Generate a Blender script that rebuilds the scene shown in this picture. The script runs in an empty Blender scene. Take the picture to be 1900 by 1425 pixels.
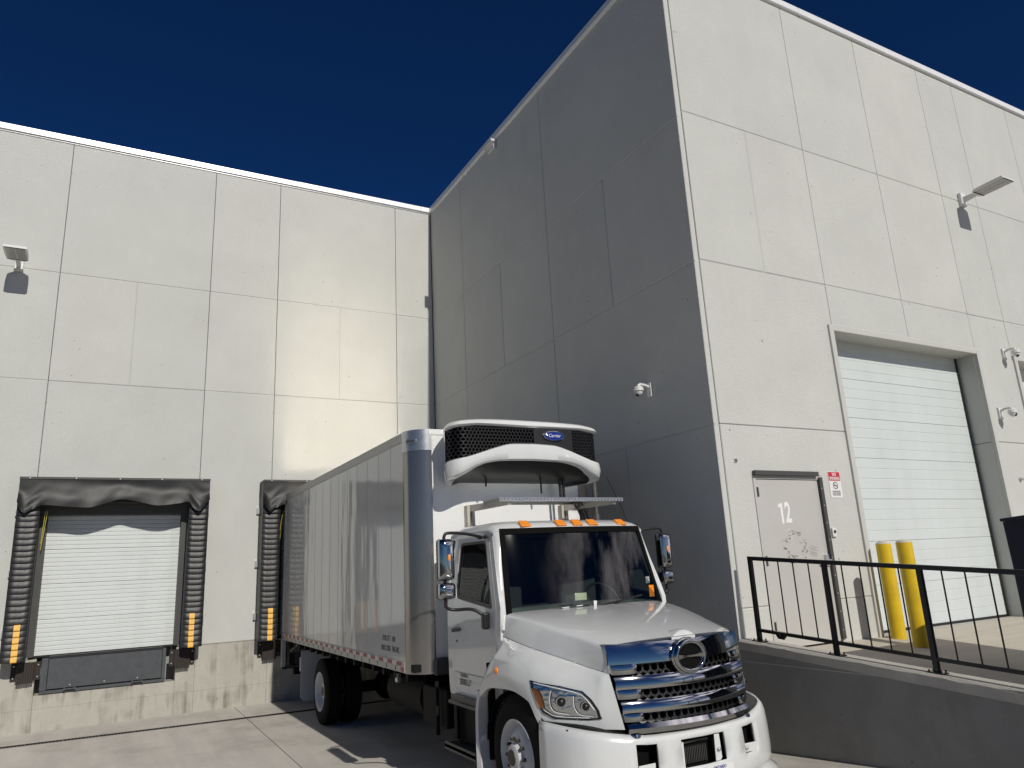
import bpy, bmesh, math, random
from mathutils import Vector, Matrix
random.seed(7)
C = bpy.context.scene
COL = C.collection
R = math.radians

# ------------------------------------------------------------------ camera
cam = bpy.data.objects.new('camera', bpy.data.cameras.new('camera'))
COL.objects.link(cam)
C.camera = cam
YAW, PITCH, ROLL = R(29.124), R(14.251), R(-2.939)
fw = Vector((math.sin(YAW)*math.cos(PITCH), math.cos(YAW)*math.cos(PITCH), math.sin(PITCH)))
rt = fw.cross(Vector((0, 0, 1))).normalized()
up = rt.cross(fw)
r2 = rt*math.cos(ROLL)+up*math.sin(ROLL)
u2 = -rt*math.sin(ROLL)+up*math.cos(ROLL)
m3 = Matrix((r2, u2, -fw)).transposed()
cam.matrix_world = Matrix.Translation((0, 0, 2.26)) @ m3.to_4x4()
cam.data.sensor_width = 36
cam.data.lens = 36*1350.8/1900
cam.data.clip_end = 2000
cam.data.clip_start = 0.05

# ------------------------------------------------------------------ light
SUN_EL, SUN_AZ = R(33.5), R(0.9)          # sun stands behind the camera, a hair to the right of the wall normal
sun = bpy.data.objects.new('sun', bpy.data.lights.new('sun', 'SUN'))
COL.objects.link(sun)
sun.data.energy = 4.6
sun.data.angle = R(0.53)
sun.data.color = (1.0, 0.955, 0.87)
to_sun = Vector((math.sin(SUN_AZ)*math.cos(SUN_EL), -math.cos(SUN_AZ)*math.cos(SUN_EL), math.sin(SUN_EL)))
sun.rotation_euler = to_sun.to_track_quat('Z', 'Y').to_euler()
sun.location = (0, -10, 20)

W = bpy.data.worlds.new('World')
C.world = W
W.use_nodes = True
nt = W.node_tree
for n in list(nt.nodes):
    nt.nodes.remove(n)
out = nt.nodes.new('ShaderNodeOutputWorld')
bg = nt.nodes.new('ShaderNodeBackground')
bg.inputs[1].default_value = 0.06
sky = nt.nodes.new('ShaderNodeTexSky')
sky.sky_type = 'NISHITA'
sky.sun_disc = False
sky.sun_elevation = SUN_EL
sky.sun_rotation = math.pi-SUN_AZ
sky.altitude = 4200
sky.air_density = 1.0
sky.dust_density = 0.1
sky.ozone_density = 6.0
# broken cloud in the south-east sky, as the windscreen mirrors it; the north sky is clear
tc = nt.nodes.new('ShaderNodeTexCoord')
mp = nt.nodes.new('ShaderNodeMapping')
mp.inputs['Scale'].default_value = (1, 1, 2.9)
nz = nt.nodes.new('ShaderNodeTexNoise')
nz.inputs['Scale'].default_value = 3.0
nz.inputs['Detail'].default_value = 9
nz.inputs['Roughness'].default_value = 0.62
rp = nt.nodes.new('ShaderNodeValToRGB')
rp.color_ramp.elements[0].position = 0.45
rp.color_ramp.elements[1].position = 0.63
mr = nt.nodes.new('ShaderNodeMapRange')
mr.interpolation_type = 'SMOOTHSTEP'
mr.inputs[1].default_value = 0.76
mr.inputs[2].default_value = 0.97
mu = nt.nodes.new('ShaderNodeMath')
mu.operation = 'MULTIPLY'
mx = nt.nodes.new('ShaderNodeMixRGB')
mx.inputs[2].default_value = (46, 43, 45, 1)
L = nt.links.new
L(tc.outputs['Generated'], mp.inputs[0])
L(mp.outputs[0], nz.inputs['Vector'])
L(nz.outputs['Fac'], rp.inputs[0])
dt = nt.nodes.new('ShaderNodeVectorMath')
dt.operation = 'DOT_PRODUCT'
dt.inputs[1].default_value = Vector((.74, -.52, .43)).normalized()
L(tc.outputs['Generated'], dt.inputs[0])
L(dt.outputs['Value'], mr.inputs[0])
L(rp.outputs[0], mu.inputs[0])
L(mr.outputs[0], mu.inputs[1])
L(mu.outputs[0], mx.inputs[0])
hs = nt.nodes.new('ShaderNodeMixRGB')          # deep polarised-looking blue of the photograph, over the whole sky
hs.blend_type = 'MULTIPLY'
hs.inputs[0].default_value = 1
tr = nt.nodes.new('ShaderNodeValToRGB')
tr.color_ramp.interpolation = 'EASE'
e0, e1 = tr.color_ramp.elements
e0.position, e0.color = 0.02, (.80, .86, .92, 1)
e1.position, e1.color = 0.50, (.17, .52, .90, 1)
sz = nt.nodes.new('ShaderNodeSeparateXYZ')
L(tc.outputs['Generated'], sz.inputs[0])
L(sz.outputs['Z'], tr.inputs[0])
L(tr.outputs[0], hs.inputs[2])
L(sky.outputs[0], hs.inputs[1])
L(hs.outputs[0], mx.inputs[1])
L(mx.outputs[0], bg.inputs[0])
L(bg.outputs[0], out.inputs[0])

C.view_settings.view_transform = 'Standard'
C.view_settings.look = 'None'
C.view_settings.gamma = 1
C.view_settings.exposure = -0.52
C.view_settings.use_curve_mapping = False
C.cycles.use_denoising = True
C.cycles.max_bounces = 10
C.cycles.caustics_reflective = True
C.cycles.blur_glossy = 0.1
C.cycles.sample_clamp_indirect = 0

# ------------------------------------------------------------------ materials
def mat(name, col, rough=0.6, metal=0.0, var=0.0, vscale=3.0, bump=0.0, bscale=60.0, coat=0.0, spec=0.5,
        stretch=(1, 1, 1), col2=None, pits=0.0, streak=None, wave=None, tone=0):
    m = bpy.data.materials.new(name)
    m.use_nodes = True
    n = m.node_tree.nodes
    l = m.node_tree.links.new
    b = n['Principled BSDF']
    b.inputs['Base Color'].default_value = (*col, 1)
    b.inputs['Roughness'].default_value = rough
    b.inputs['Metallic'].default_value = metal
    b.inputs['Specular IOR Level'].default_value = spec
    if coat:
        b.inputs['Coat Weight'].default_value = coat
        b.inputs['Coat Roughness'].default_value = 0.03
    tcn = n.new('ShaderNodeTexCoord')
    colsock = None
    if var or col2:
        mpn = n.new('ShaderNodeMapping')
        mpn.inputs['Scale'].default_value = stretch
        l(tcn.outputs['Object'], mpn.inputs[0])
        a = n.new('ShaderNodeTexNoise')
        a.inputs['Scale'].default_value = vscale
        a.inputs['Detail'].default_value = 8
        a.inputs['Roughness'].default_value = 0.65
        l(mpn.outputs[0], a.inputs['Vector'])
        r = n.new('ShaderNodeValToRGB')
        r.color_ramp.elements[0].position = 0.3
        r.color_ramp.elements[1].position = 0.72
        c2 = col2 or tuple(max(0, c*(1-var)) for c in col)
        r.color_ramp.elements[0].color = (*c2, 1)
        r.color_ramp.elements[1].color = (*tuple(min(1, c*(1+var*0.5)) for c in col), 1)
        l(a.outputs['Fac'], r.inputs[0])
        colsock = r.outputs[0]
        rr = n.new('ShaderNodeMapRange')
        rr.inputs[3].default_value = max(0.02, rough*0.88)
        rr.inputs[4].default_value = min(1, rough*1.15)
        l(a.outputs['Fac'], rr.inputs[0])
        l(rr.outputs[0], b.inputs['Roughness'])
    if tone:                         # every panel was cast and painted apart: a small tone shift each
        oi = n.new('ShaderNodeObjectInfo')
        rr2 = n.new('ShaderNodeValToRGB')
        rr2.color_ramp.elements[0].color = (1-tone, 1-tone*.6, 1-tone*.8, 1)
        rr2.color_ramp.elements[1].color = (1+tone*.5, 1+tone*.4, 1+tone*.1, 1)
        l(oi.outputs['Random'], rr2.inputs[0])
        mm2 = n.new('ShaderNodeMixRGB')
        mm2.blend_type = 'MULTIPLY'
        mm2.inputs[0].default_value = 1
        l(colsock, mm2.inputs[1])
        l(rr2.outputs[0], mm2.inputs[2])
        colsock = mm2.outputs[0]
    if streak:                       # dirt running down: noise stretched along Z
        scol, amount, sc = streak
        mpn = n.new('ShaderNodeMapping')
        mpn.inputs['Scale'].default_value = (sc, sc, sc*0.09)
        l(tcn.outputs['Object'], mpn.inputs[0])
        a = n.new('ShaderNodeTexNoise')
        a.inputs['Scale'].default_value = 1
        a.inputs['Detail'].default_value = 7
        a.inputs['Roughness'].default_value = 0.7
        l(mpn.outputs[0], a.inputs['Vector'])
        a2 = n.new('ShaderNodeTexNoise')
        a2.inputs['Scale'].default_value = sc*0.5
        a2.inputs['Detail'].default_value = 6
        l(tcn.outputs['Object'], a2.inputs['Vector'])
        mm = n.new('ShaderNodeMath')
        mm.operation = 'MULTIPLY'
        l(a.outputs['Fac'], mm.inputs[0])
        l(a2.outputs['Fac'], mm.inputs[1])
        r = n.new('ShaderNodeMapRange')
        r.inputs[1].default_value = 0.23
        r.inputs[2].default_value = 0.42
        r.inputs[4].default_value = amount
        l(mm.outputs[0], r.inputs[0])
        mxn = n.new('ShaderNodeMixRGB')
        if colsock:
            l(colsock, mxn.inputs[1])
        else:
            mxn.inputs[1].default_value = (*col, 1)
        mxn.inputs[2].default_value = (*scol, 1)
        l(r.outputs[0], mxn.inputs[0])
        colsock = mxn.outputs[0]
    if pits:                         # sparse small dark air holes of cast concrete
        v = n.new('ShaderNodeTexVoronoi')
        v.inputs['Scale'].default_value = 5.5
        l(tcn.outputs['Object'], v.inputs['Vector'])
        wn = n.new('ShaderNodeTexNoise')
        wn.inputs['Scale'].default_value = 2.3
        wn.inputs['Detail'].default_value = 2
        l(tcn.outputs['Object'], wn.inputs['Vector'])
        q = n.new('ShaderNodeMapRange')
        q.inputs[1].default_value = 0.45
        q.inputs[2].default_value = 0.8
        q.inputs[3].default_value = 0.02
        q.inputs[4].default_value = 0.14
        l(wn.outputs['Fac'], q.inputs[0])
        lt = n.new('ShaderNodeMath')
        lt.operation = 'LESS_THAN'
        l(v.outputs['Distance'], lt.inputs[0])
        l(q.outputs[0], lt.inputs[1])
        k = n.new('ShaderNodeMath')
        k.operation = 'MULTIPLY'
        k.inputs[1].default_value = pits
        l(lt.outputs[0], k.inputs[0])
        mxn = n.new('ShaderNodeMixRGB')
        if colsock:
            l(colsock, mxn.inputs[1])
        else:
            mxn.inputs[1].default_value = (*col, 1)
        mxn.inputs[2].default_value = (col[0]*0.3, col[1]*0.3, col[2]*0.3, 1)
        l(k.outputs[0], mxn.inputs[0])
        colsock = mxn.outputs[0]
    if colsock:
        l(colsock, b.inputs['Base Color'])
    nrm = None
    if wave:                         # slow waviness of sheet metal: (scale vector, strength distance)
        mpn = n.new('ShaderNodeMapping')
        mpn.inputs['Scale'].default_value = wave[0]
        l(tcn.outputs['Object'], mpn.inputs[0])
        a = n.new('ShaderNodeTexNoise')
        a.inputs['Scale'].default_value = 1
        a.inputs['Detail'].default_value = wave[2] if len(wave) > 2 else 2
        l(mpn.outputs[0], a.inputs['Vector'])
        bp = n.new('ShaderNodeBump')
        bp.inputs['Distance'].default_value = wave[1]
        l(a.outputs['Fac'], bp.inputs['Height'])
        nrm = bp.outputs[0]
    if bump:
        a = n.new('ShaderNodeTexNoise')
        a.inputs['Scale'].default_value = bscale
        a.inputs['Detail'].default_value = 5
        l(tcn.outputs['Object'], a.inputs['Vector'])
        bp = n.new('ShaderNodeBump')
        bp.inputs['Strength'].default_value = 1.0
        bp.inputs['Distance'].default_value = bump
        l(a.outputs['Fac'], bp.inputs['Height'])
        if nrm:
            l(nrm, bp.inputs['Normal'])
        nrm = bp.outputs[0]
    if nrm:
        l(nrm, b.inputs['Normal'])
        if coat:
            l(nrm, b.inputs['Coat Normal'])
    return m

def glass(name, tint, rough=0.0, ior=1.5):
    m = bpy.data.materials.new(name)
    m.use_nodes = True
    n = m.node_tree.nodes
    l = m.node_tree.links.new
    n.remove(n['Principled BSDF'])
    t = n.new('ShaderNodeBsdfTransparent')
    t.inputs[0].default_value = (*tint, 1)
    g = n.new('ShaderNodeBsdfGlossy')
    g.inputs['Roughness'].default_value = rough
    f = n.new('ShaderNodeFresnel')
    f.inputs[0].default_value = ior
    x = n.new('ShaderNodeMixShader')
    l(f.outputs[0], x.inputs[0])
    l(t.outputs[0], x.inputs[1])
    l(g.outputs[0], x.inputs[2])
    l(x.outputs[0], n['Material Output'].inputs[0])
    return m

M = dict(
    wall=mat('painted_precast', (.545, .55, .525), .75, var=.06, vscale=1.1, bump=.006, bscale=48, pits=.5, spec=.3, tone=.035,
             streak=((.42, .42, .40), .16, 1.6)),
    joint=mat('joint_sealant', (.27, .27, .26), .8),
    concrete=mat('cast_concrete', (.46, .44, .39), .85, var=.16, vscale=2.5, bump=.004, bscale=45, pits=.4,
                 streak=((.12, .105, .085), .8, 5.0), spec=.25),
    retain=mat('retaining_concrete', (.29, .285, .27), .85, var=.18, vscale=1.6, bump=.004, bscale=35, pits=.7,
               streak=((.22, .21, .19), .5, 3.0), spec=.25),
    curb=mat('curb_concrete', (.50, .48, .43), .85, var=.14, vscale=5, bump=.005, bscale=70, spec=.25),
    slab=mat('yard_concrete', (.57, .54, .49), .8, var=.17, vscale=1.0, bump=.004, bscale=90, stretch=(2.4, .30, 1),
             streak=((.22, .20, .17), .35, 1.2), spec=.3),
    deck=mat('deck_concrete', (.52, .475, .40), .8, var=.15, vscale=1.6, bump=.004, bscale=60, stretch=(.35, 3, 1), spec=.3),
    asphalt=mat('yard_asphalt', (.05, .05, .05), .9, var=.2, vscale=8, bump=.004),
    coping=mat('coping_metal', (.78, .79, .80), .35, metal=.25, var=.03),
    white_door=mat('door_steel_white', (.60, .645, .64), .42, var=.03, vscale=2, spec=.4, streak=((.46, .48, .47), .25, 2.2)),
    dock_white=mat('dock_door_white', (.62, .65, .645), .42, var=.05, vscale=2, spec=.4, streak=((.45, .46, .44), .35, 2.6)),
    trim=mat('trim_grey', (.52, .52, .49), .6, var=.04),
    man_door=mat('door_beige_paint', (.49, .48, .455), .5, var=.04, vscale=2),
    dark_metal=mat('dark_grey_metal', (.06, .06, .058), .45, var=.1),
    bracket=mat('bracket_primer', (.50, .475, .42), .5, metal=.2, var=.12, vscale=12),
    galv=mat('galvanised_steel', (.55, .56, .56), .35, metal=.8, var=.12, vscale=20),
    rail=mat('black_rail_paint', (.010, .010, .011), .33, var=.2, vscale=12),
    vinyl=mat('black_vinyl', (.020, .020, .021), .45, var=.3, vscale=7, bump=.004, bscale=14),
    vinyl2=mat('black_vinyl_curtain', (.012, .012, .013), .5, var=.25, vscale=5, bump=.003, bscale=6),
    yellow=mat('yellow_vinyl', (.78, .42, .03), .5, var=.15, vscale=30),
    yellow_paint=mat('yellow_bollard_paint', (.72, .49, .012), .42, var=.12, vscale=5, bump=.001, bscale=30, streak=((.33, .22, .02), .55, 7.0)),
    yellow_top=mat('bollard_cap_concrete', (.55, .52, .42), .8, var=.15, vscale=30),
    leveler=mat('leveler_steel', (.065, .07, .078), .55, var=.25, vscale=9),
    rubber=mat('bumper_rubber', (.035, .027, .024), .8, var=.3, vscale=18, bump=.003, bscale=60),
    navy=mat('navy_steel_paint', (.008, .011, .03), .4, var=.2, vscale=6),
    paint=mat('white_truck_paint', (.66, .675, .67), .22, coat=1.0, var=.03, vscale=2, streak=((.46, .45, .42), .22, 3.2)),
    panel=mat('white_box_panel', (.58, .58, .56), .09, var=.02, vscale=3, coat=.0, spec=.85,
              wave=((.9, 1.6, .42), .020, 3)),
    boxfront=mat('white_box_front', (.76, .765, .75), .3, var=.02, vscale=3),
    chrome=mat('chrome', (.42, .425, .43), .06, metal=1.0, var=.03, vscale=4),
    stainless=mat('stainless_corner', (.30, .29, .275), .20, metal=.85, var=.06, vscale=4, wave=((2, 2, .8), .01)),
    alu=mat('aluminium', (.52, .53, .53), .33, metal=.9, var=.12, vscale=14),
    alu_roof=mat('aluminium_roof', (.78, .71, .60), .30, metal=.97, var=.05, vscale=2, wave=((.4, 3.2, 1), .012, 3)),
    alu_rail=mat('rail_aluminium', (.46, .455, .43), .42, metal=.3, var=.12, vscale=10),
    black=mat('black_plastic', (.012, .012, .013), .38, var=.2, vscale=20),
    matte=mat('matte_black', (.006, .006, .006), .85, var=.2, spec=.08),
    tyre=mat('tyre_rubber', (.009, .009, .009), .85, var=.2, vscale=20, bump=.002, bscale=80, spec=.15),
    rim=mat('white_steel_rim', (.55, .56, .58), .35, var=.1, vscale=8),
    lug=mat('rusty_lug_steel', (.09, .075, .06), .55, metal=.4, var=.4, vscale=40),
    chassis=mat('chassis_black', (.008, .008, .008), .7, var=.3, vscale=6, spec=.2),
    flap=mat('mudflap_white', (.42, .43, .44), .5, var=.1),
    reflector=mat('lamp_reflector', (.72, .73, .74), .14, metal=1.0, var=.08, vscale=30, wave=((26, 9, 26), .006, 1)),
    amber=mat('amber_lens', (1.0, .30, .02), .15, var=.2, vscale=60, coat=.6),
    red=mat('red_lens', (.30, .012, .012), .3, var=.2, vscale=60),
    tape_red=mat('reflective_tape_red', (.34, .05, .045), .4, var=.2, vscale=60),
    tape_white=mat('reflective_tape_white', (.62, .60, .57), .4, var=.1, vscale=60),
    ink=mat('black_lettering', (.03, .03, .03), .5),
    white_ink=mat('white_lettering', (.80, .80, .78), .55),
    blue_badge=mat('blue_enamel', (.008, .02, .22), .2, coat=.8),
    sign_red=mat('sign_red', (.52, .012, .03), .4),
    sign_white=mat('sign_white', (.74, .74, .73), .4),
    cardboard=mat('cream_card', (.72, .68, .52), .7),
    interior=mat('cab_interior', (.018, .018, .019), .7, var=.2),
    seat=mat('seat_fabric', (.035, .035, .038), .85, var=.2, bump=.002),
    glass=glass('windscreen_glass', (.62, .71, .68), rough=.022, ior=1.55),
    side_glass=glass('side_glass', (.50, .55, .52), ior=1.36),
    lens=glass('lamp_lens', (.93, .94, .94)),
    scuff=mat('scuff_marks', (.33, .31, .285), .7, var=.2, vscale=25),
    label_grey=mat('residue_grey', (.40, .385, .355), .7, var=.25, vscale=25),
    residue=mat('sticker_paper', (.60, .59, .57), .7, var=.15, vscale=30),
    stack=mat('exhaust_steel', (.22, .21, .20), .35, metal=.8, var=.2, vscale=12),
    cam_white=mat('camera_housing', (.68, .68, .67), .3, coat=.3),
    lamp_grey=mat('lamp_housing', (.66, .66, .645), .4, var=.05),
    led=mat('led_panel', (.42, .42, .41), .25, var=.5, vscale=50),
    rope=mat('yellow_rope', (.55, .50, .08), .7),
)

# ------------------------------------------------------------------ mesh helpers
OFF = {}
def off(o):
    return OFF.get(o.name, Vector((0, 0, 0))) if o is not None else Vector((0, 0, 0))

class MB:
    def __init__(s):
        s.v = []
        s.f = []
    def add(s, vs, fs):
        b = len(s.v)
        s.v += [tuple(p) for p in vs]
        s.f += [tuple(i+b for i in f) for f in fs]
        return s
    def box(s, x0, x1, y0, y1, z0, z1):
        return s.add([(x0, y0, z0), (x1, y0, z0), (x1, y1, z0), (x0, y1, z0), (x0, y0, z1), (x1, y0, z1), (x1, y1, z1), (x0, y1, z1)],
                     [(0, 3, 2, 1), (4, 5, 6, 7), (0, 1, 5, 4), (1, 2, 6, 5), (2, 3, 7, 6), (3, 0, 4, 7)])
    def prism(s, poly, axis, a, b):
        n = len(poly)
        def P(u, v, t):
            return (t, u, v) if axis == 'x' else (u, t, v) if axis == 'y' else (u, v, t)
        vs = [P(u, v, a) for u, v in poly]+[P(u, v, b) for u, v in poly]
        fs = [tuple(range(n)), tuple(range(2*n-1, n-1, -1))]+[(i, n+i, n+(i+1) % n, (i+1) % n) for i in range(n)]
        return s.add(vs, fs)
    def cyl(s, p0, p1, r0, r1=None, n=14, cap=True):
        p0, p1 = Vector(p0), Vector(p1)
        r1 = r0 if r1 is None else r1
        d = (p1-p0).normalized()
        a = d.orthogonal().normalized()
        b = d.cross(a)
        vs = []
        for p, r in ((p0, r0), (p1, r1)):
            for i in range(n):
                t = 2*math.pi*i/n
                vs.append(p+a*r*math.cos(t)+b*r*math.sin(t))
        fs = [(i, (i+1) % n, n+(i+1) % n, n+i) for i in range(n)]
        if cap:
            fs += [tuple(range(n-1, -1, -1)), tuple(range(n, 2*n))]
        return s.add(vs, fs)
    def tube(s, pts, r, n=10):
        pts = [Vector(p) for p in pts]
        prev = None
        rows = []
        for i, p in enumerate(pts):
            d = (pts[min(i+1, len(pts)-1)]-pts[max(i-1, 0)]).normalized()
            a = d.orthogonal().normalized() if prev is None else (prev-d*prev.dot(d)).normalized()
            prev = a
            b = d.cross(a)
            rows.append([p+a*r*math.cos(2*math.pi*k/n)+b*r*math.sin(2*math.pi*k/n) for k in range(n)])
        s.loft(rows, closed=True)
        k = len(s.v)
        s.f.append(tuple(range(k-n, k)))
        s.f.append(tuple(range(k-n*len(pts)+n-1, k-n*len(pts)-1, -1)))
        return s
    def loft(s, rows, closed=False):
        n = len(rows[0])
        vs = [p for r in rows for p in r]
        fs = []
        for i in range(len(rows)-1):
            for j in range(n if closed else n-1):
                k = (j+1) % n
                fs.append((i*n+j, i*n+k, (i+1)*n+k, (i+1)*n+j))
        return s.add(vs, fs)
    def lathe(s, prof, c, axis='x', n=40):
        rows = []
        for (t, r) in prof:
            row = []
            for i in range(n):
                a = 2*math.pi*i/n
                if axis == 'x':
                    row.append((c[0]+t, c[1]+r*math.cos(a), c[2]+r*math.sin(a)))
                elif axis == 'z':
                    row.append((c[0]+r*math.cos(a), c[1]+r*math.sin(a), c[2]+t))
                else:
                    row.append((c[0]+r*math.cos(a), c[1]+t, c[2]+r*math.sin(a)))
            rows.append(row)
        return s.loft(rows, closed=True)
    def ell(s, c, r, n=16, m=10):
        rows = []
        for i in range(m+1):
            p = math.pi*i/m
            rows.append([(c[0]+r[0]*max(math.sin(p), 1e-4)*math.cos(2*math.pi*k/n), c[1]+r[1]*max(math.sin(p), 1e-4)*math.sin(2*math.pi*k/n), c[2]+r[2]*math.cos(p)) for k in range(n)])
        return s.loft(rows, closed=True)
    def mesh(s, name, m, o=Vector((0, 0, 0)), smooth=None, bevel=0, seg=2, fix=True):
        me = bpy.data.meshes.new(name)
        me.from_pydata([tuple(Vector(p)-o) for p in s.v], [], s.f)
        bm = bmesh.new()
        bm.from_mesh(me)
        if fix:
            bmesh.ops.remove_doubles(bm, verts=bm.verts, dist=1e-5)
            bmesh.ops.recalc_face_normals(bm, faces=bm.faces)
        if bevel:
            es = [e for e in bm.edges if len(e.link_faces) == 2 and e.calc_face_angle(0) > R(35)]
            bmesh.ops.bevel(bm, geom=es, offset=bevel, segments=seg, affect='EDGES', profile=.5, clamp_overlap=True)
        bm.to_mesh(me)
        bm.free()
        ms = m if isinstance(m, (list, tuple)) else [m]
        for k in ms:
            me.materials.append(k)
        if smooth is not None:
            for p in me.polygons:
                p.use_smooth = True
            me.set_sharp_from_angle(angle=R(smooth))
        return me
    def build(s, name, m, parent=None, **k):
        me = s.mesh(name, m, off(parent), **k)
        o = bpy.data.objects.new(name, me)
        COL.objects.link(o)
        if parent is not None:
            o.parent = parent
            OFF[o.name] = off(parent)
        return o

def inst(me, name, parent, loc, rz=0, rx=0):
    o = bpy.data.objects.new(name, me)
    COL.objects.link(o)
    o.parent = parent
    o.location = Vector(loc)-off(parent)
    o.rotation_euler = (rx, 0, rz)
    return o

def tag(o, label=None, cat=None, group=None, kind=None):
    if label:
        o['label'] = label
    if cat:
        o['category'] = cat
    if group:
        o['group'] = group
    if kind:
        o['kind'] = kind
    return o

def thing(name, loc, label, cat, group=None):
    o = bpy.data.objects.new(name, None)
    COL.objects.link(o)
    o.location = loc
    OFF[o.name] = Vector(loc)
    o.empty_display_size = .2
    return tag(o, label, cat, group)

def copy_tree(o, parent=None):
    c = o.copy()
    COL.objects.link(c)
    if parent is not None:
        c.parent = parent
    for ch in list(o.children):
        copy_tree(ch, c)
    return c

def text(s, name, m, parent, size, loc, rot, sx=1.0, depth=.0008, align='CENTER', shear=0, track=1.0, bold=0):
    cu = bpy.data.curves.new(name, 'FONT')
    cu.body = s
    cu.size = size
    cu.align_x = align
    cu.align_y = 'CENTER'
    cu.extrude = depth
    cu.shear = shear
    cu.space_character = track
    cu.offset = bold
    cu.resolution_u = 3
    tmp = bpy.data.objects.new('tmp_text', cu)
    COL.objects.link(tmp)
    dg = bpy.context.evaluated_depsgraph_get()
    me = bpy.data.meshes.new_from_object(tmp.evaluated_get(dg))
    bpy.data.objects.remove(tmp)
    bpy.data.curves.remove(cu)
    me.materials.clear()
    me.materials.append(m)
    for v in me.vertices:
        v.co.x *= sx
    o = bpy.data.objects.new(name, me)
    COL.objects.link(o)
    o.parent = parent
    o.location = Vector(loc)-off(parent)
    o.rotation_euler = rot
    return o

def orient(o, d):
    """make an open sheet face direction d"""
    me = o.data
    s = sum((p.normal.dot(Vector(d))*p.area for p in me.polygons), 0.0)
    if s < 0:
        me.flip_normals()
    return o

def herm(xs, ys, x):
    n = len(xs)
    if x <= xs[0]:
        return ys[0]
    if x >= xs[-1]:
        return ys[-1]
    i = 0
    while xs[i+1] < x:
        i += 1
    def sl(k):
        if k == 0:
            return (ys[1]-ys[0])/(xs[1]-xs[0])
        if k == n-1:
            return (ys[-1]-ys[-2])/(xs[-1]-xs[-2])
        a = (ys[k]-ys[k-1])/(xs[k]-xs[k-1])
        b = (ys[k+1]-ys[k])/(xs[k+1]-xs[k])
        return 0 if a*b <= 0 else 2*a*b/(a+b)
    h = xs[i+1]-xs[i]
    t = (x-xs[i])/h
    return (ys[i]*(1+2*t)*(1-t)**2+h*sl(i)*t*(1-t)**2+ys[i+1]*t*t*(3-2*t)+h*sl(i+1)*t*t*(t-1))

def spline(pts, k=4):
    n = len(pts)
    P = [Vector((*p, 0)) if len(p) == 2 else Vector(p) for p in pts]
    o = []
    for i in range(n-1):
        a, b = P[i], P[i+1]
        m0 = (P[i+1]-P[max(i-1, 0)])*.5 if i > 0 else (b-a)
        m1 = (P[min(i+2, n-1)]-P[i])*.5 if i < n-2 else (b-a)
        for j in range(k):
            t = j/k
            o.append(a*(1+2*t)*(1-t)**2+m0*t*(1-t)**2+b*t*t*(3-2*t)+m1*t*t*(t-1))
    o.append(P[-1])
    return o

def rrect(x0, x1, z0, z1, r, n=4):
    o = []
    for (cx, cz, a0) in ((x1-r, z1-r, 0), (x0+r, z1-r, 90), (x0+r, z0+r, 180), (x1-r, z0+r, 270)):
        for i in range(n+1):
            a = R(a0+90*i/n)
            o.append((cx+r*math.cos(a), cz+r*math.sin(a)))
    return o

def rpoly(pts, r, n=4):
    """polygon with rounded corners"""
    o = []
    N = len(pts)
    for i in range(N):
        p = Vector((*pts[i], 0))
        a = Vector((*pts[i-1], 0))
        b = Vector((*pts[(i+1) % N], 0))
        da, db = (a-p), (b-p)
        rr = min(r, da.length*.45, db.length*.45)
        p0 = p+da.normalized()*rr
        p1 = p+db.normalized()*rr
        for k in range(n+1):
            t = k/n
            q = p0*(1-t)**2+p*2*t*(1-t)+p1*t*t
            o.append((q.x, q.y))
    return o

def sheet_with_holes(outer, holes, f, name, m, parent, thick=0, smooth=None):
    """flat outline with holes, filled, mapped through f(u,v)->xyz"""
    bm = bmesh.new()
    es = []
    for loop in [outer]+holes:
        vs = [bm.verts.new((u, v, 0)) for u, v in loop]
        es += [bm.edges.new((vs[i], vs[(i+1) % len(vs)])) for i in range(len(vs))]
    bmesh.ops.triangle_fill(bm, use_beauty=True, use_dissolve=False, edges=es)
    o = off(parent)
    for v in bm.verts:
        v.co = Vector(f(v.co.x, v.co.y))-o
    if thick:
        ret = bmesh.ops.extrude_face_region(bm, geom=list(bm.faces))
        for v in [g for g in ret['geom'] if isinstance(g, bmesh.types.BMVert)]:
            v.co += Vector(thick)
    bmesh.ops.recalc_face_normals(bm, faces=bm.faces)
    me = bpy.data.meshes.new(name)
    bm.to_mesh(me)
    bm.free()
    me.materials.append(m)
    if smooth:
        for p in me.polygons:
            p.use_smooth = True
        me.set_sharp_from_angle(angle=R(smooth))
    ob = bpy.data.objects.new(name, me)
    COL.objects.link(ob)
    ob.parent = parent
    OFF[ob.name] = o
    return ob

# ------------------------------------------------------------------ ground
YA, YF, XB = 15.6, 6.65, 6.575
def gz(y):
    return max(0.0, min(.0745*(8.75-y), .95))
def sheet(name, x0, x1, ys, m, zf, kind=None, parent=None, thick=.0):
    b = MB()
    rows = [[(x0, y, zf(y)), (x1, y, zf(y))] for y in ys]
    b.loft(rows)
    o = b.build(name, m, parent, fix=False)
    for p in o.data.polygons:
        p.flip()
    if kind:
        o['kind'] = kind
    return o
# one sheet to the horizon, 6 cm below the slabs near the building
g = MB()
ys = [-600, -60, -4.002, 0, 6, 8.75, 12, 17, 60, 600]
g.loft([[(-600, y, gz(y)-.06), (600, y, gz(y)-.06)] for y in ys])
go = g.build('ground', M['asphalt'])
if go.data.polygons[0].normal.z < 0:
    for p in go.data.polygons:
        p.flip()
go['kind'] = 'structure'

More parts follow.
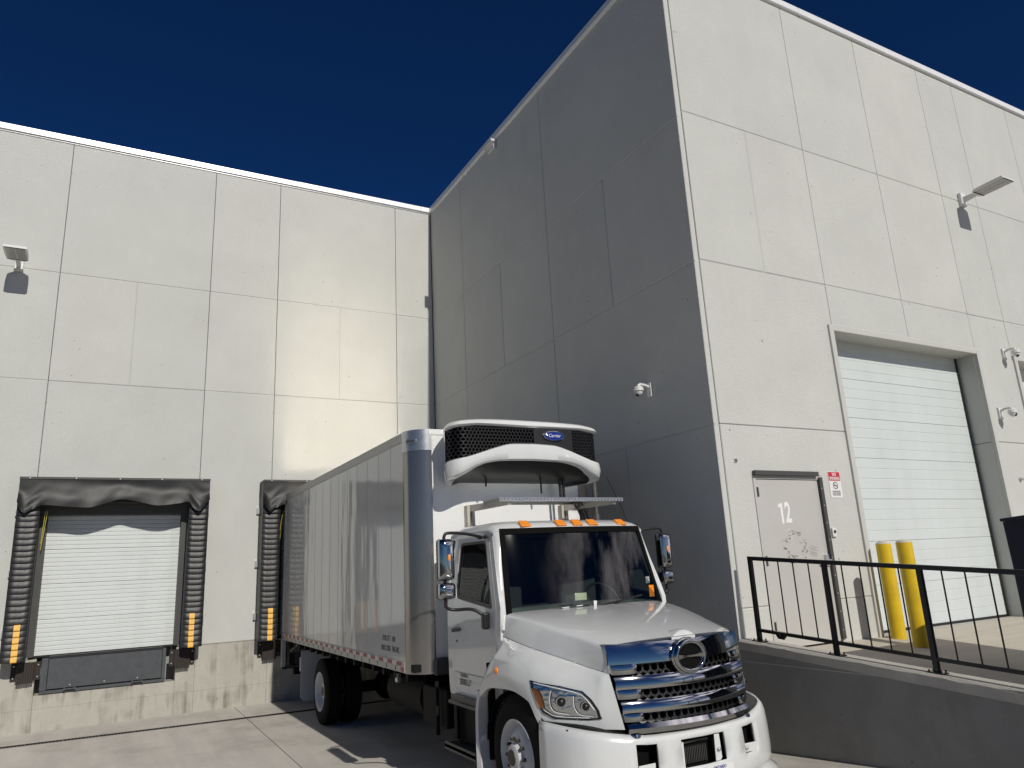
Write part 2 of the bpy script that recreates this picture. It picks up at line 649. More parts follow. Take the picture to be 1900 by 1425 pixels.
yard = thing('pavement', (0, 8, 0), None, None)
yard['kind'] = 'structure'
DRX0, DRY0, DRX1, DRY1 = -14., 15.44, 6.55, 13.9       # trench drain centre line
def dry(x):
    return DRY0+(x-DRX0)/(DRX1-DRX0)*(DRY1-DRY0)
XJ = [-14, -6.3, -2.0, 2.33, 6.545]
YJ = [-3.4, 1.2, 4.9, 8.75]
def slabquad(c):                                         # four corners (x,y), top follows gz
    b = MB()
    (x0, ya0), (x1, ya1), (x1b, yb1), (x0b, yb0) = c
    n = 6
    rows = []
    for i in range(n+1):
        t = i/n
        y0, y1 = ya0+(yb0-ya0)*t, ya1+(yb1-ya1)*t
        rows.append([(x0, y0, gz(y0)), (x1, y1, gz(y1))])
    b.loft(rows)
    top = len(b.v)
    lo = [(p[0], p[1], p[2]-.055) for r in rows for p in r]
    b.v += lo
    for i in range(n):
        b.f.append((2*i, 2*i+2, top+2*i+2, top+2*i))
        b.f.append((2*i+1, top+2*i+1, top+2*i+3, 2*i+3))
    b.f.append((0, top, top+1, 1))
    b.f.append((2*n, 2*n+1, top+2*n+1, top+2*n))
    b.build('slab', M['slab'], yard)
G = .005
for i in range(len(XJ)-1):
    xa, xb = XJ[i]+G, XJ[i+1]-G
    slabquad(((xa, dry(xa)+.085), (xb, dry(xb)+.085), (xb, YA-.004), (xa, YA-.004)))
    yy = YJ+[None]
    for j in range(len(YJ)):
        y0 = YJ[j]+G
        y1 = yy[j+1]-G if yy[j+1] is not None else None
        if y1 is None:
            slabquad(((xa, y0), (xb, y0), (xb, dry(xb)-.085), (xa, dry(xa)-.085)))
        else:
            slabquad(((xa, y0), (xb, y0), (xb, y1), (xa, y1)))

# trench drain with grates
drain = thing('trench_drain', (0, dry(0), 0), 'black slotted trench drain running along the foot of the dock wall', 'drain')
ang = math.atan2(DRY1-DRY0, DRX1-DRX0)
b = MB()
b.box(-.25, .25, -.08, -.062, -.03, .002).box(-.25, .25, .062, .08, -.03, .002)
for k in range(10):
    b.box(-.25+k*.05+.008, -.25+k*.05+.026, -.062, .062, -.02, -.002)
gm = b.mesh('grate', M['rail'])
nn = int((DRX1-DRX0)/math.cos(ang)/.505)
for k in range(nn):
    x = DRX0+(k+.5)*.505*math.cos(ang)
    inst(gm, 'grate', drain, (x, dry(x), 0), rz=ang)
b = MB()
b.add([(DRX0, DRY0-.084, -.05), (DRX1, DRY1-.084, -.05), (DRX1, DRY1+.084, -.05), (DRX0, DRY0+.084, -.05)], [(0, 1, 2, 3)])
b.build('channel', M['matte'], drain)

# ------------------------------------------------------------------ warehouse
wh = thing('warehouse', (6, 15.6, 0), 'big pale grey precast panel warehouse with loading docks and a taller-looking front block', 'building')
CH, GAP = .016, .003
def panel(axis, face, u0, u1, z0, z1, thick=.39, m='wall', name='wall_panel', gl=False, gr=False):
    """chamfered slab; axis 'A' faces -Y at y=face, 'B' faces -X at x=face"""
    def P(u, d, z):
        return (u, face+d, z) if axis == 'A' else (face+d, u, z)
    rings = []
    for (iu, iz, d) in ((.010, .015, 0), (.0035, .0004, .010), (.0035, .0004, thick)):      # open vertical joints, closed V-grooves between lifts
        ia = (.018 if d == 0 else .0004) if gl else iu
        ib = (.018 if d == 0 else .0004) if gr else iu
        rings.append([P(u0+ia, d, z0+iz), P(u1-ib, d, z0+iz), P(u1-ib, d, z1-iz), P(u0+ia, d, z1-iz)])
    b = MB()
    b.loft(rings, closed=True)
    b.f += [(0, 1, 2, 3), (8, 9, 10, 11)]
    return b.build(name, M[m], wh)
def pprism(axis, face, poly, thick=.39, name='wall_panel'):
    b = MB()
    b.prism(poly, 'y' if axis == 'A' else 'x', face, face+thick)
    return b.build(name, M['wall'], wh, bevel=.010, seg=1)
TOP = 11.08
rowsA = (6.10, 8.26, TOP)
# wall A columns
colsA = [-12.0, -9.3, -6.6, -3.95, -1.2, 1.51, 2.89, 5.635, 6.57]
DOCKS = [(-1.03, 1.27), (3.08, 5.38)]
for i in range(len(colsA)-1):
    x0, x1 = colsA[i], colsA[i+1]
    panel('A', YA, x0, x1, 8.26, TOP)
    if abs((x1-x0)-2.72) < .1:
        xm = .14 if i == 4 else 4.275 if i == 6 else (x0+x1)/2
        panel('A', YA, x0, xm, 6.10, 8.26, gr=True)
        panel('A', YA, xm, x1, 6.10, 8.26, gl=True)
    else:
        panel('A', YA, x0, x1, 6.10, 8.26)
    if i in (4, 6):
        d0, d1 = DOCKS[0 if i == 4 else 1]
        d0 -= .02
        d1 += .02
        q = GAP
        pprism('A', YA, [(x0+q, 1.17+q), (d0, 1.17+q), (d0, 3.72), (d1, 3.72), (d1, 1.17+q), (x1-q, 1.17+q), (x1-q, 6.10-q), (x0+q, 6.10-q)])
    else:
        panel('A', YA, x0, x1, 1.17, 6.10)
# concrete dock foundation, 1 cm proud, with board-form joints; pits of the levelers cut out
xs = [-12, -6, -2.9, -.92, 1.27, 1.6, 2.9, 3.2, 5.3, 6.57]
for i in range(len(xs)-1):
    z1 = 1.165
    if i in (3, 7):
        z1 = .58
    b = MB()
    b.box(xs[i]+.001, xs[i+1]-.001, YA-.012, YA+.38, -.06, .363)
    b.build('foundation', M['concrete'], wh, bevel=.003, seg=1)
    b = MB()
    b.box(xs[i]+.001, xs[i+1]-.001, YA-.012, YA+.38, .364, z1)
    b.build('foundation', M['concrete'], wh, bevel=.003, seg=1)
# wall B (return, in shade)
colsB = [(6.65, 10.22), (10.22, 13.81), (13.81, 15.595)]
for i, (y0, y1) in enumerate(colsB):
    panel('B', XB, y0, y1, 8.30, TOP+.02, .08)
    if i < 2:
        ym = 8.47 if i == 0 else 12.05
        panel('B', XB, y0, ym, 6.11, 8.30, .08, gr=True)
        panel('B', XB, ym, y1, 6.11, 8.30, .08, gl=True)
        panel('B', XB, y0, ym, -.05, 3.90, .08, gr=True)
        panel('B', XB, ym, y1, -.05, 3.90, .08, gl=True)
    else:
        panel('B', XB, y0, y1, 6.11, 8.30, .08)
        panel('B', XB, y0, y1, -.05, 3.90, .08)
    panel('B', XB, y0, y1, 3.90, 6.11, .08)
# front wall
X0F = 6.668
V = [X0F, 9.15, 10.98, 12.80, 13.93, 15.82, 17.9, 20.6, 23.3, 26.0]
RD = [(9.13, 12.77), (14.02, 17.66)]
RDZ = 5.42
for i in range(len(V)-1):
    x0, x1 = V[i], V[i+1]
    panel('A', YF, x0, x1, 8.42, TOP+.02)
    if i == 0:
        panel('A', YF, x0, 7.89, 6.15, 8.42, gr=True)
        panel('A', YF, 7.89, x1, 6.15, 8.42, gl=True)
    else:
        panel('A', YF, x0, x1, 6.15, 8.42)
    if i in (1, 2, 4):
        panel('A', YF, x0, x1, RDZ, 6.15)
    elif i == 5:
        pprism('A', YF, [(x0+GAP, RDZ), (RD[1][1], RDZ), (RD[1][1], 1.1), (x1, 1.1), (x1, 6.15-GAP), (x0+GAP, 6.15-GAP)])
    elif i >= 6:
        panel('A', YF, x0, x1, 1.0, 6.15)
q = GAP
D0, D1, DZ = 7.12, 8.40, 3.27
pprism('A', YF, [(X0F+q, 3.91+q), (RD[0][0], 3.91+q), (RD[0][0], RDZ+.004), (V[1]-q, RDZ+.004), (V[1]-q, 6.15-q), (X0F+q, 6.15-q)])
pprism('A', YF, [(X0F+q, 1.67+q), (D0, 1.67+q), (D0, DZ), (D1, DZ), (D1, 1.67+q), (RD[0][0], 1.67+q), (RD[0][0], 3.91-q), (X0F+q, 3.91-q)])
panel('A', YF, X0F, D0+q, .2, 1.67)
panel('A', YF, D1-q, RD[0][0]+q, .2, 1.67)
pprism('A', YF, [(RD[0][1], 3.91+q), (RD[1][0], 3.91+q), (RD[1][0], RDZ+.004), (V[4]-q, RDZ+.004), (V[4]-q, 6.15-q), (V[3]+q, 6.15-q), (V[3]+q, RDZ+.004), (RD[0][1], RDZ+.004)])
pprism('A', YF, [(RD[0][1], 1.0), (RD[1][0], 1.0), (RD[1][0], 3.91-q), (RD[0][1], 3.91-q)])
# dark body behind the panels
b = MB()
b.box(-12, 6.64, 16.0, 34, -.05, 11.0).box(6.66, 26, 7.06, 34, -.05, 11.02)
b.build('inner_wall', M['joint'], wh)
# copings, in three-metre lengths with lap seams
def coping(x0, x1, y0, y1, drip):
    m_ = MB().box(x0, x1, y0, y1, TOP+.012+random.uniform(-.002, .002), TOP+.135+random.uniform(-.003, .003))
    m_.box(*drip)
    m_.build('coping', M['coping'], wh, bevel=.006, seg=1)
x = -12.0
while x < 6.5:
    x1 = min(x+3.05, 6.57)
    coping(x, x1-.003, YA-.055-random.uniform(0, .004), YA+.5, (x, x1-.003, YA-.02, YA+.02, TOP-.02, TOP+.02))
    x = x1
x = XB-.05
while x < 26:
    x1 = min(x+3.05, 26)
    coping(x, x1-.003, YF-.05-random.uniform(0, .004), YF+.45, (x+.06, x1-.003, YF-.018, YF+.02, TOP+.0, TOP+.03))
    x = x1
y = YF+.453
while y < YA+.5:
    y1 = min(y+3.05, YA+.6)
    coping(XB-.05-random.uniform(0, .004), XB+.45, y, y1-.003, (XB-.018, XB+.02, y, min(y1, YA-.06)-.003, TOP+.0, TOP+.03))
    y = y1

# sectional doors
def ribsection(x0, x1, h, n, d, step):
    """one door section, ribs proud toward -Y, origin at lower left front"""
    prof = [(0.0, .045)]
    k = h/n
    prof = []
    for i in range(n):
        z = i*k
        prof += [(0, z+.004), (0, z+k-step-.002), (d, z+k-step*.6), (d, z+k-.004)]
    prof = [(p[0], p[1]) for p in prof]
    prof[0] = (0, .002)
    prof[-1] = (d, h-.003)
    poly = [(y, z) for y, z in prof]+[(.045, h-.0015), (.045, .001)]
    b = MB()
    b.prism(poly, 'x', x0, x1)
    return b
# dock doors (two), recessed
for di, (d0, d1) in enumerate(DOCKS):
    dd = MB().box(d0-.07, d0+.05, YA-.01, YA+.3, 1.2, 3.72).box(d1-.05, d1+.07, YA-.01, YA+.3, 1.2, 3.72).box(d0+.05, d1-.05, YA-.01, YA+.3, 3.62, 3.72).box(d0-.07, d1+.07, YA-.014, YA-.004, 3.721, 3.90).build('dock_door', M['dark_metal'], wh)  # last box: dark strip over the wall, standing in for shade under the curtain
    me = ribsection(d0+.055, d1-.055, .600, 8, .012, .020).mesh('door_section', M['dock_white'])
    for k in range(4):
        inst(me, 'door_section', dd, (0, YA+.12, 1.215+k*.6))
    MB().box(d0+.05, d1-.05, YA+.1, YA+.17, 1.185, 1.215).build('door_seal', M['black'], dd)
# roller doors on the front wall
for di, (d0, d1) in enumerate(RD):
    rd = MB()
    rd.box(d0-.085, d0+.004, YF-.035, YF+.03, 1.0, RDZ+.09).box(d1-.004, d1+.085, YF-.035, YF+.03, 1.0, RDZ+.09).box(d0+.004, d1-.004, YF-.035, YF+.03, RDZ-.004, RDZ+.09)
    rd = rd.build('roller_door', M['trim'], wh, bevel=.006, seg=1)
    me = ribsection(d0+.04, d1-.05, .610, 4, .005, .010).mesh('door_section', M['white_door'])
    for k in range(7):
        inst(me, 'door_section', rd, (0, YF+.335, 1.17+k*.61))
    MB().box(d1-.05, d1-.03, YF+.31, YF+.38, 1.1, RDZ).box(d0+.03, d0+.04, YF+.31, YF+.38, 1.1, RDZ).box(d0+.04, d1-.05, YF+.32, YF+.38, 1.13, 1.17).build('door_seal', M['black'], rd)
    MB().box(d0, d1, YF+.39, YF+.41, 1.0, RDZ).build('shutter_backing', M['joint'], rd)

# man door 12
md = MB().box(D0, D0+.05, YF-.004, YF+.2, 1.13, DZ).box(D1-.05, D1, YF-.004, YF+.2, 1.13, DZ).box(D0+.05, D1-.05, YF-.004, YF+.2, DZ-.05, DZ).build('entrance_door', M['man_door'], wh)
MB().box(D0+.055, D1-.06, YF+.012, YF+.06, 1.165, DZ-.056).build('door_leaf', M['man_door'], md, bevel=.003, seg=1)
MB().box(D0+.0, D1-.10, YF-.06, YF-.006, DZ-.01, DZ+.05).build('drip_cap', M['dark_metal'], md, bevel=.004, seg=1)
b = MB().box(D1-.075, D1-.012, YF-.035, YF-.004, 1.19, DZ-.02)
gl = b.build('latch_guard', M['dark_metal'], md, bevel=.004, seg=1)
me = MB().cyl((0, 0, 0), (0, -.006, 0), .009, n=8).mesh('rivet', M['galv'])
for k in range(9):
    inst(me, 'rivet', gl, (D1-.06, YF-.034, 1.3+k*.225))
for z in (1.42, 2.2, 3.05):
    MB().cyl((D0+.052, YF-.012, z-.06), (D0+.052, YF-.012, z+.06), .012, n=8).build('hinge', M['dark_metal'], md)
hb = MB().box(D1-.16, D1-.09, YF-.015, YF+.012, 2.10, 2.24)
hb.tube([(D1-.125, YF-.01, 2.17), (D1-.125, YF-.07, 2.17), (D1-.15, YF-.085, 2.168), (D1-.27, YF-.08, 2.165)], .012, 8)
hb.build('handle', M['galv'], md, smooth=40)
text('2', 'door_number', M['white_ink'], md, .36, (7.685, YF+.0105, 2.78), (R(90), 0, 0), sx=.62, bold=.010)
MB().prism([(7.555, 2.65), (7.595, 2.65), (7.595, 2.91), (7.565, 2.91), (7.515, 2.885), (7.515, 2.85), (7.555, 2.865)], 'y', YF+.0097, YF+.0115).build('door_number', M['white_ink'], md)
rng = random.Random(3)
b = MB()
for k in range(46):                                    # torn sticker residue, thin flakes
    a = rng.uniform(0, 2*math.pi)
    rr = rng.uniform(.55, 1.0)
    cx, cz = 7.72+.24*rr*math.cos(a), 2.36+.21*rr*math.sin(a)
    w, h = rng.uniform(.008, .04), rng.uniform(.004, .014)
    t = rng.uniform(-.5, .5)
    q = [(-w, -h), (w*.6, -h*1.2), (w, h*.7), (-w*.5, h)]
    b.add([(cx+u*math.cos(t)-v*math.sin(t), YF+.0112, cz+u*math.sin(t)+v*math.cos(t)) for u, v in q], [(0, 1, 2, 3)])
for k in range(7):
    z = 2.33-.018*k+rng.uniform(-.006, .006)
    x = 8.0+rng.uniform(-.02, .02)
    b.add([(x, YF+.0112, z+.03), (x+.13, YF+.0112, z), (x+.13, YF+.0112, z-.006), (x, YF+.0112, z+.022)], [(0, 1, 2, 3)])
o = b.build('sticker_residue', M['scuff'], md)
o['kind'] = 'stuff'
b = MB()
for k in range(16):
    cx, cz = 7.66+rng.uniform(-.05, .05), 2.52+rng.uniform(-.13, .08)
    w, h = rng.uniform(.006, .026), rng.uniform(.006, .026)
    b.add([(cx-w, YF+.0116, cz-h), (cx+w*.7, YF+.0116, cz-h*.6), (cx+w, YF+.0116, cz+h), (cx-w*.6, YF+.0116, cz+h*.8)], [(0, 1, 2, 3)])
o = b.build('sticker_residue', M['residue'], md)
o['kind'] = 'stuff'

# ------------------------------------------------------------------ dock furniture
def dock_seal(x0, label):
    """x0: outer left edge; 3.08 m wide"""
    t = thing('dock_seal', (x0, YA, 1.17), label, 'dock seal', 'black dock seals round the loading doors')
    PW, Y0 = .345, YA-.40
    pl = MB()
    prof = [(.0, .004), (-.024, -.004), (-.036, -.040), (-.048, -.088), (-.044, -.104), (-.02, -.112), (.03, -.108), (.03, 0)]
    n = 9
    rows = []
    for i in range(n+1):
        u = i/n
        k = 1-.75*abs(2*u-1)**6
        rows.append([(u*PW, p[0]*k, p[1]-.012*math.sin(u*math.pi)) for p in prof])
    pl.loft(rows, closed=True)
    N = len(prof)
    pl.f += [tuple(range(N)), tuple(range(n*N+N-1, n*N-1, -1))]
    pm = pl.mesh('pleat', M['vinyl'], smooth=45)
    ym = MB().prism([(-.026, -.004), (-.039, -.042), (-.051, -.088), (-.047, -.103), (-.041, -.099), (-.044, -.088), (-.032, -.042), (-.020, -.004)], 'x', -.045, .045).mesh('yellow_marker', M['yellow'])
    for s in (0, 1):
        px = x0 if s == 0 else x0+3.08-PW
        pad = MB().box(px+.005, px+PW-.005, Y0+.015, YA-.002, 1.17, 4.0).build('side_pad', M['vinyl'], t)
        for k in range(27):
            o = inst(pm, 'pleat', pad, (px, Y0+random.uniform(-.004, .004), 1.285+k*.1+random.uniform(-.004, .004)))
            o.rotation_euler = (random.uniform(-.05, .05), random.uniform(-.016, .016), 0)
        for k in range(6):
            inst(ym, 'yellow_marker', pad, (px+.2 if s == 0 else px+.15, Y0-.008, 1.275+k*.1))
        for z in (1.55, 2.55, 3.6):
            xx = px-.05 if s == 0 else px+PW
            MB().box(xx, xx+.05, YA-.06, YA-.003, z, z+.12).build('wall_clip', M['galv'], pad)
    # head pad with a slack curtain
    hp = MB().box(x0+.01, x0+3.07, Y0+.02, YA-.003, 3.80, 4.22).build('head_pad', M['vinyl'], t)
    MB().box(x0-.005, x0+3.085, Y0-.04, YA-.003, 4.2, 4.245).build('head_flashing', M['dark_metal'], hp, bevel=.008, seg=1)
    for k in range(5):
        inst(bolt_me, 'bolt', hp, (x0+.15+k*.695, Y0-.043, 4.222))
    n = 72
    low = [(0, 3.80), (.06, 3.66), (.13, 3.60), (.2, 3.655), (.34, 3.73), (.36, 3.745), (.7, 3.72), (1.05, 3.695), (1.3, 3.76), (1.6, 3.845), (1.85, 3.80), (2.2, 3.73), (2.55, 3.77), (2.7, 3.80), (2.82, 3.66), (2.9, 3.615), (2.98, 3.70), (3.08, 3.84)]
    lx, lz = [a for a, _ in low], [b_ for _, b_ in low]
    rows = []
    m = 12
    for j in range(m+1):
        v = j/m
        row = []
        for i in range(n+1):
            u = i/n
            x = x0+3.08*u
            zb = herm(lx, lz, 3.08*u)
            z = 4.2*(1-v)+zb*v
            fold = .006*math.sin(v*6+u*17)*v+.008*math.sin(u*41+v*5)*v+.005*math.sin(u*7-v*9)+.02*math.exp(-((u-.06)/.05)**2)*math.sin(v*16+u*60)*v+.02*math.exp(-((u-.94)/.05)**2)*math.sin(v*14-u*70)*v
            sag = -.10*(v**1.3)+.03*math.sin(v*math.pi)
            row.append((x, Y0-.03+sag+fold, z))
        rows.append(row)
    b = MB()
    b.loft(rows)
    inner = [[(p[0], p[1]+.012, p[2]) for p in r] for r in rows]
    b.loft(inner)
    b.loft([rows[-1], inner[-1]])
    b.build('head_curtain', M['vinyl2'], t, smooth=60)
    b = MB()
    b.tube([(x0+.42, YA-.30, 3.66), (x0+.40, YA-.2, 3.4), (x0+.385, YA-.12, 3.1)], .006, 6).tube([(x0+.45, YA-.30, 3.66), (x0+.42, YA-.2, 3.35), (x0+.39, YA-.12, 3.0)], .006, 6)
    b.build('pull_rope', M['rope'], t)
    return t
bolt_me = MB().cyl((0, 0, 0), (0, -.012, 0), .012, n=8).mesh('bolt', M['galv'])
dock_seal(-1.42, 'black pleated dock seal with slack curtain round the empty white dock door')
dock_seal(2.66, 'black pleated dock seal partly hidden by the truck box backed into it')

def leveler(xc, label):
    t = thing('dock_leveler', (xc, YA, .6), label, 'dock leveler', 'dock levelers under the doors')
    x0, x1 = xc-.97, xc+.97
    MB().box(x0, x1, YA-.035, YA+.1, .59, .645).box(x0, x0+.1, YA-.035, YA+.1, .645, 1.17).box(x1-.06, x1, YA-.035, YA+.1, .645, 1.17).build('frame', M['leveler'], t, bevel=.005, seg=1)
    lp = MB().box(x0+.105, x1-.065, YA-.075, YA-.03, .665, 1.155).build('lip_plate', M['leveler'], t, bevel=.008, seg=1)
    b = MB()
    for i in range(44):
        for j in range(11):
            x = x0+.14+i*.0385+(.019 if j % 2 else 0)
            z = .70+j*.04
            if x > x1-.1:
                continue
            s = .011 if (i+j) % 2 else -.011
            b.add([(x-.011, YA-.0755, z-s), (x+.003, YA-.0755, z-.003), (x+.011, YA-.0755, z+s), (x-.003, YA-.0755, z+.003), (x, YA-.0785, z)], [(0, 1, 4), (1, 2, 4), (2, 3, 4), (3, 0, 4)])
    o = b.build('tread_pattern', M['leveler'], lp, fix=False)
    o['kind'] = 'stuff'
    MB().box(x0+.1, x1-.06, YA-.06, YA+.1, 1.157, 1.2).build('platform_edge', M['black'], t)
    for s in (-.52, .52):
        MB().box(xc+s-.09, xc+s+.09, YA-.085, YA-.03, .635, .655).box(xc+s-.09, xc+s-.07, YA-.09, YA-.03, .62, .72).box(xc+s+.07, xc+s+.09, YA-.09, YA-.03, .62, .72).build('hinge', M['leveler'], t)
    for s in (-.52, 0, .52):
        inst(bolt_me, 'bolt', t, (xc+s, YA-.074, .71))
leveler(.13, 'dark steel dock leveler with a tread plate lip below the closed white dock door')
leveler(4.25, 'dark steel dock leveler behind the parked truck')

def bumper(xc, label):
    t = thing('dock_bumper', (xc, YA, .8), label, 'dock bumper', 'laminated rubber dock bumpers')
    for k in range(7):
        x = xc-.12+k*.034
        MB().box(x, x+.031, YA-.13, YA-.013, .80+random.uniform(-.006, .006), 1.13).build('rubber_pad', M['rubber'], t)
    for s in (-1, 1):
        pl_ = MB().box(xc+s*.165-.05, xc+s*.165+.05, YA-.028, YA-.013, .84, 1.13).box(xc+s*.128-.008, xc+s*.128+.008, YA-.12, YA-.028, .85, 1.12).build('steel_angle', M['rubber'], t)
        for z in (.89, 1.08):
            inst(bolt_me, 'bolt', t, (xc+s*.175, YA-.03, z))
bumper(-1.06, 'brown-black dock bumper at the left foot of the empty dock door')
bumper(1.37, 'brown-black dock bumper at the right foot of the empty dock door')
bumper(2.93, 'brown-black dock bumper beside the rear corner of the truck box')
bumper(5.52, 'brown-black dock bumper behind the truck at the shaded wall')

# ------------------------------------------------------------------ lamps, cameras, small wall pieces
def wall_lamp(xc, yw, z, label):
    t = thing('wall_lamp', (xc, yw, z), label, 'lamp', 'LED flood lamps on the walls')
    MB().box(xc-.075, xc+.075, yw-.07, yw-.003, z-.13, z+.14).build('bracket', M['cam_white'], t, bevel=.015)
    b = MB()
    b.loft([[(xc-.035, yw-.06, z-.05), (xc+.035, yw-.06, z-.05), (xc+.035, yw-.06, z+.05), (xc-.035, yw-.06, z+.05)],
            [(xc-.035, yw-.33, z-.02), (xc+.035, yw-.33, z-.02), (xc+.035, yw-.33, z+.035), (xc-.035, yw-.33, z+.035)]], closed=True)
    b.f += [(0, 1, 2, 3), (4, 5, 6, 7)]
    b.build('arm', M['lamp_grey'], t, bevel=.006)
    # head: tapered slab, tilts up slightly away from the wall
    pts = [(-.10, .30), (-.17, .36), (-.185, .60), (-.185, .92), (.185, .92), (.185, .60), (.17, .36), (.10, .30)]
    def P(u, d, h):
        return (xc+u, yw-d*.93+.01, z-.005+.03*(d-.3)+h)
    n = len(pts)
    b = MB()
    b.loft([[P(u, d, -.012) for u, d in pts], [P(u*1.0, d, .03) for u, d in pts], [P(u*.8, .3+(d-.3)*.93+.02, .062 if d < .9 else .05) for u, d in pts]], closed=True)
    b.f += [tuple(range(n)), tuple(range(2*n, 3*n))]
    h = b.build('lamp_head', M['lamp_grey'], t, bevel=.006)
    me = MB().box(-.072, .072, -.085, .085, -.006, 0).mesh('led_module', M['led'])
    for i in (-1, 1):
        for j in range(3):
            d = .50+j*.17-.02
            o = inst(me, 'led_module', h, P(i*.08, d, -.0125))
            o.rotation_euler = (R(-1.7), 0, 0)
    for d in (.375, .915):
        MB().box(xc-.16, xc+.16, yw-d*.93, yw-d*.93+.022, z-.005+.03*(d-.3)-.018, z-.005+.03*(d-.3)-.011).build('vent_slot', M['matte'], h)
    return t
wall_lamp(-1.865, YA, 8.30, 'white flood lamp high on the left wall above the empty dock')
wall_lamp(13.38, YF, 8.43, 'grey flood lamp on an arm high on the front wall at the right')

def dome_cam(p, nrm, label, tilt):
    """dome camera on a wall bracket; nrm 'A' -> wall faces -Y, 'B' -> wall faces -X"""
    t = thing('security_camera', p, label, 'camera', 'white dome security cameras')
    def P(u, d, h):
        return (p[0]+u, p[1]-d, p[2]+h) if nrm == 'A' else (p[0]-d, p[1]+u, p[2]+h)
    def bx(b, u0, u1, d0, d1, h0, h1):
        a, c = P(u0, d0, h0), P(u1, d1, h1)
        return b.box(min(a[0], c[0]), max(a[0], c[0]), min(a[1], c[1]), max(a[1], c[1]), h0+p[2], h1+p[2])
    b = MB()
    bx(b, -.045, .045, .003, .03, -.12, .08)
    b.tube([P(0, .02, .02), P(0, .10, .045), P(0, .18, .05), P(0, .21, .03), P(0, .21, .0)], .022, 10)
    b.build('bracket', M['cam_white'], t, smooth=40)
    c = P(0, .21, -.02)
    MB().lathe([(.035, .001), (.035, .05), (.02, .068), (-.03, .072), (-.035, .06)], c, 'z', 20).build('housing', M['cam_white'], t, smooth=40)
    MB().ell((c[0], c[1], c[2]-.04), (.055, .055, .055), 18, 10).build('dome', M['cam_white'], t, smooth=60)
    d = Vector(P(*tilt))-Vector(P(0, 0, 0))
    d.normalize()
    q = Vector((c[0], c[1], c[2]-.04))
    MB().cyl(q+d*.045, q+d*.06, .026, n=14).build('lens', M['black'], t, smooth=40)
dome_cam((XB, 7.80, 4.63), 'B', 'white dome camera alone on the shaded return wall right of the truck', (0, .5, -.8))
dome_cam((13.66, YF, 5.52), 'A', 'white dome camera on a long bracket, upper of the two beside the roller door', (-.2, .4, -.8))
dome_cam((13.12, YF, 4.42), 'A', 'white dome camera with a dark lens, lower of the two beside the roller door', (.1, .8, -.5))

t = thing('wall_floodlight', (XB, 12.1, 10.95), 'small grey box light just under the parapet of the shaded wall', 'lamp')
MB().box(XB-.07, XB-.003, 11.95, 12.25, 10.86, 11.03).build('housing', M['lamp_grey'], t, bevel=.012)
MB().box(XB-.15, XB-.06, 11.9, 12.3, 10.98, 11.04).build('hood', M['cam_white'], t, bevel=.01)
t = thing('wall_vent', (6.86, YF, 3.44), 'tiny square grey vent on the front wall left above door 12', 'vent')
MB().box(6.835, 6.885, YF-.012, YF-.002, 3.42, 3.47).build('frame', M['lamp_grey'], t)
me = MB().box(-.02, .02, -.004, .0, -.003, .003).mesh('slat', M['dark_metal'])
for k in range(4):
    inst(me, 'slat', t, (6.86, YF-.0125, 3.43+k*.010))
t = thing('pipe_stub', (13.32, YF, 3.29), 'small grey pipe stub on the front wall right of the roller door', 'pipe stub')
MB().cyl((13.32, YF-.003, 3.29), (13.32, YF-.05, 3.29), .022, n=12).build('pipe', M['galv'], t, smooth=40)
MB().cyl((13.32, YF-.003, 3.29), (13.32, YF-.008, 3.29), .04, n=14).build('flange', M['galv'], t, smooth=40)
t = thing('door_bell', (8.47, YF, 2.53), 'white door buzzer with a dark round button right of door 12', 'buzzer')
MB().box(8.435, 8.515, YF-.03, YF-.003, 2.46, 2.58).build('case', M['cam_white'], t, bevel=.008)
MB().cyl((8.475, YF-.028, 2.53), (8.475, YF-.038, 2.53), .02, n=14).build('button', M['black'], t, smooth=40)

# no-smoking sign
t = thing('no_smoking_sign', (8.665, YF, 3.16), 'red and white NO SMOKING sign between door 12 and the roller door', 'sign')
sx0, sx1, sz0, sz1 = 8.545, 8.785, 2.98, 3.335
MB().prism(rrect(sx0, sx1, sz0, sz1, .014), 'y', YF-.006, YF-.002).build('plate', M['sign_white'], t)
MB().prism(rrect(sx0+.006, sx1-.006, 3.21, sz1-.006, .010), 'y', YF-.0075, YF-.0058).build('red_header', M['sign_red'], t)
text('NO', 'lettering', M['sign_white'], t, .062, (8.665, YF-.0085, 3.295), (R(90), 0, 0), sx=.85, bold=.0015)
text('SMOKING', 'lettering', M['sign_white'], t, .058, (8.665, YF-.0085, 3.24), (R(90), 0, 0), sx=.78, bold=.0015)
b = MB()
for k in range(28):
    a0, a1 = 2*math.pi*k/28, 2*math.pi*(k+1)/28
    b.add([(8.665+r_*math.cos(a), YF-.0075, 3.145+r_*math.sin(a)) for a, r_ in ((a0, .05), (a1, .05), (a1, .040), (a0, .040))], [(0, 1, 2, 3)])
b.add([(8.665-.033, YF-.0075, 3.145+.027), (8.665-.027, YF-.0075, 3.145+.033), (8.665+.033, YF-.0075, 3.145-.027), (8.665+.027, YF-.0075, 3.145-.033)], [(0, 1, 2, 3)])
b.build('prohibition_ring', M['ink'], t)
MB().box(8.635, 8.690, YF-.0072, YF-.006, 3.138, 3.150).build('cigarette', M['ink'], t)
for k, s in enumerate(('WITHIN 9 METRES', 'OF ANY DOORWAY', 'SMOKE FREE AREA')):
    text(s, 'lettering', M['ink'], t, .022, (8.665, YF-.0078, 3.065-.024*k), (R(90), 0, 0), sx=.85)

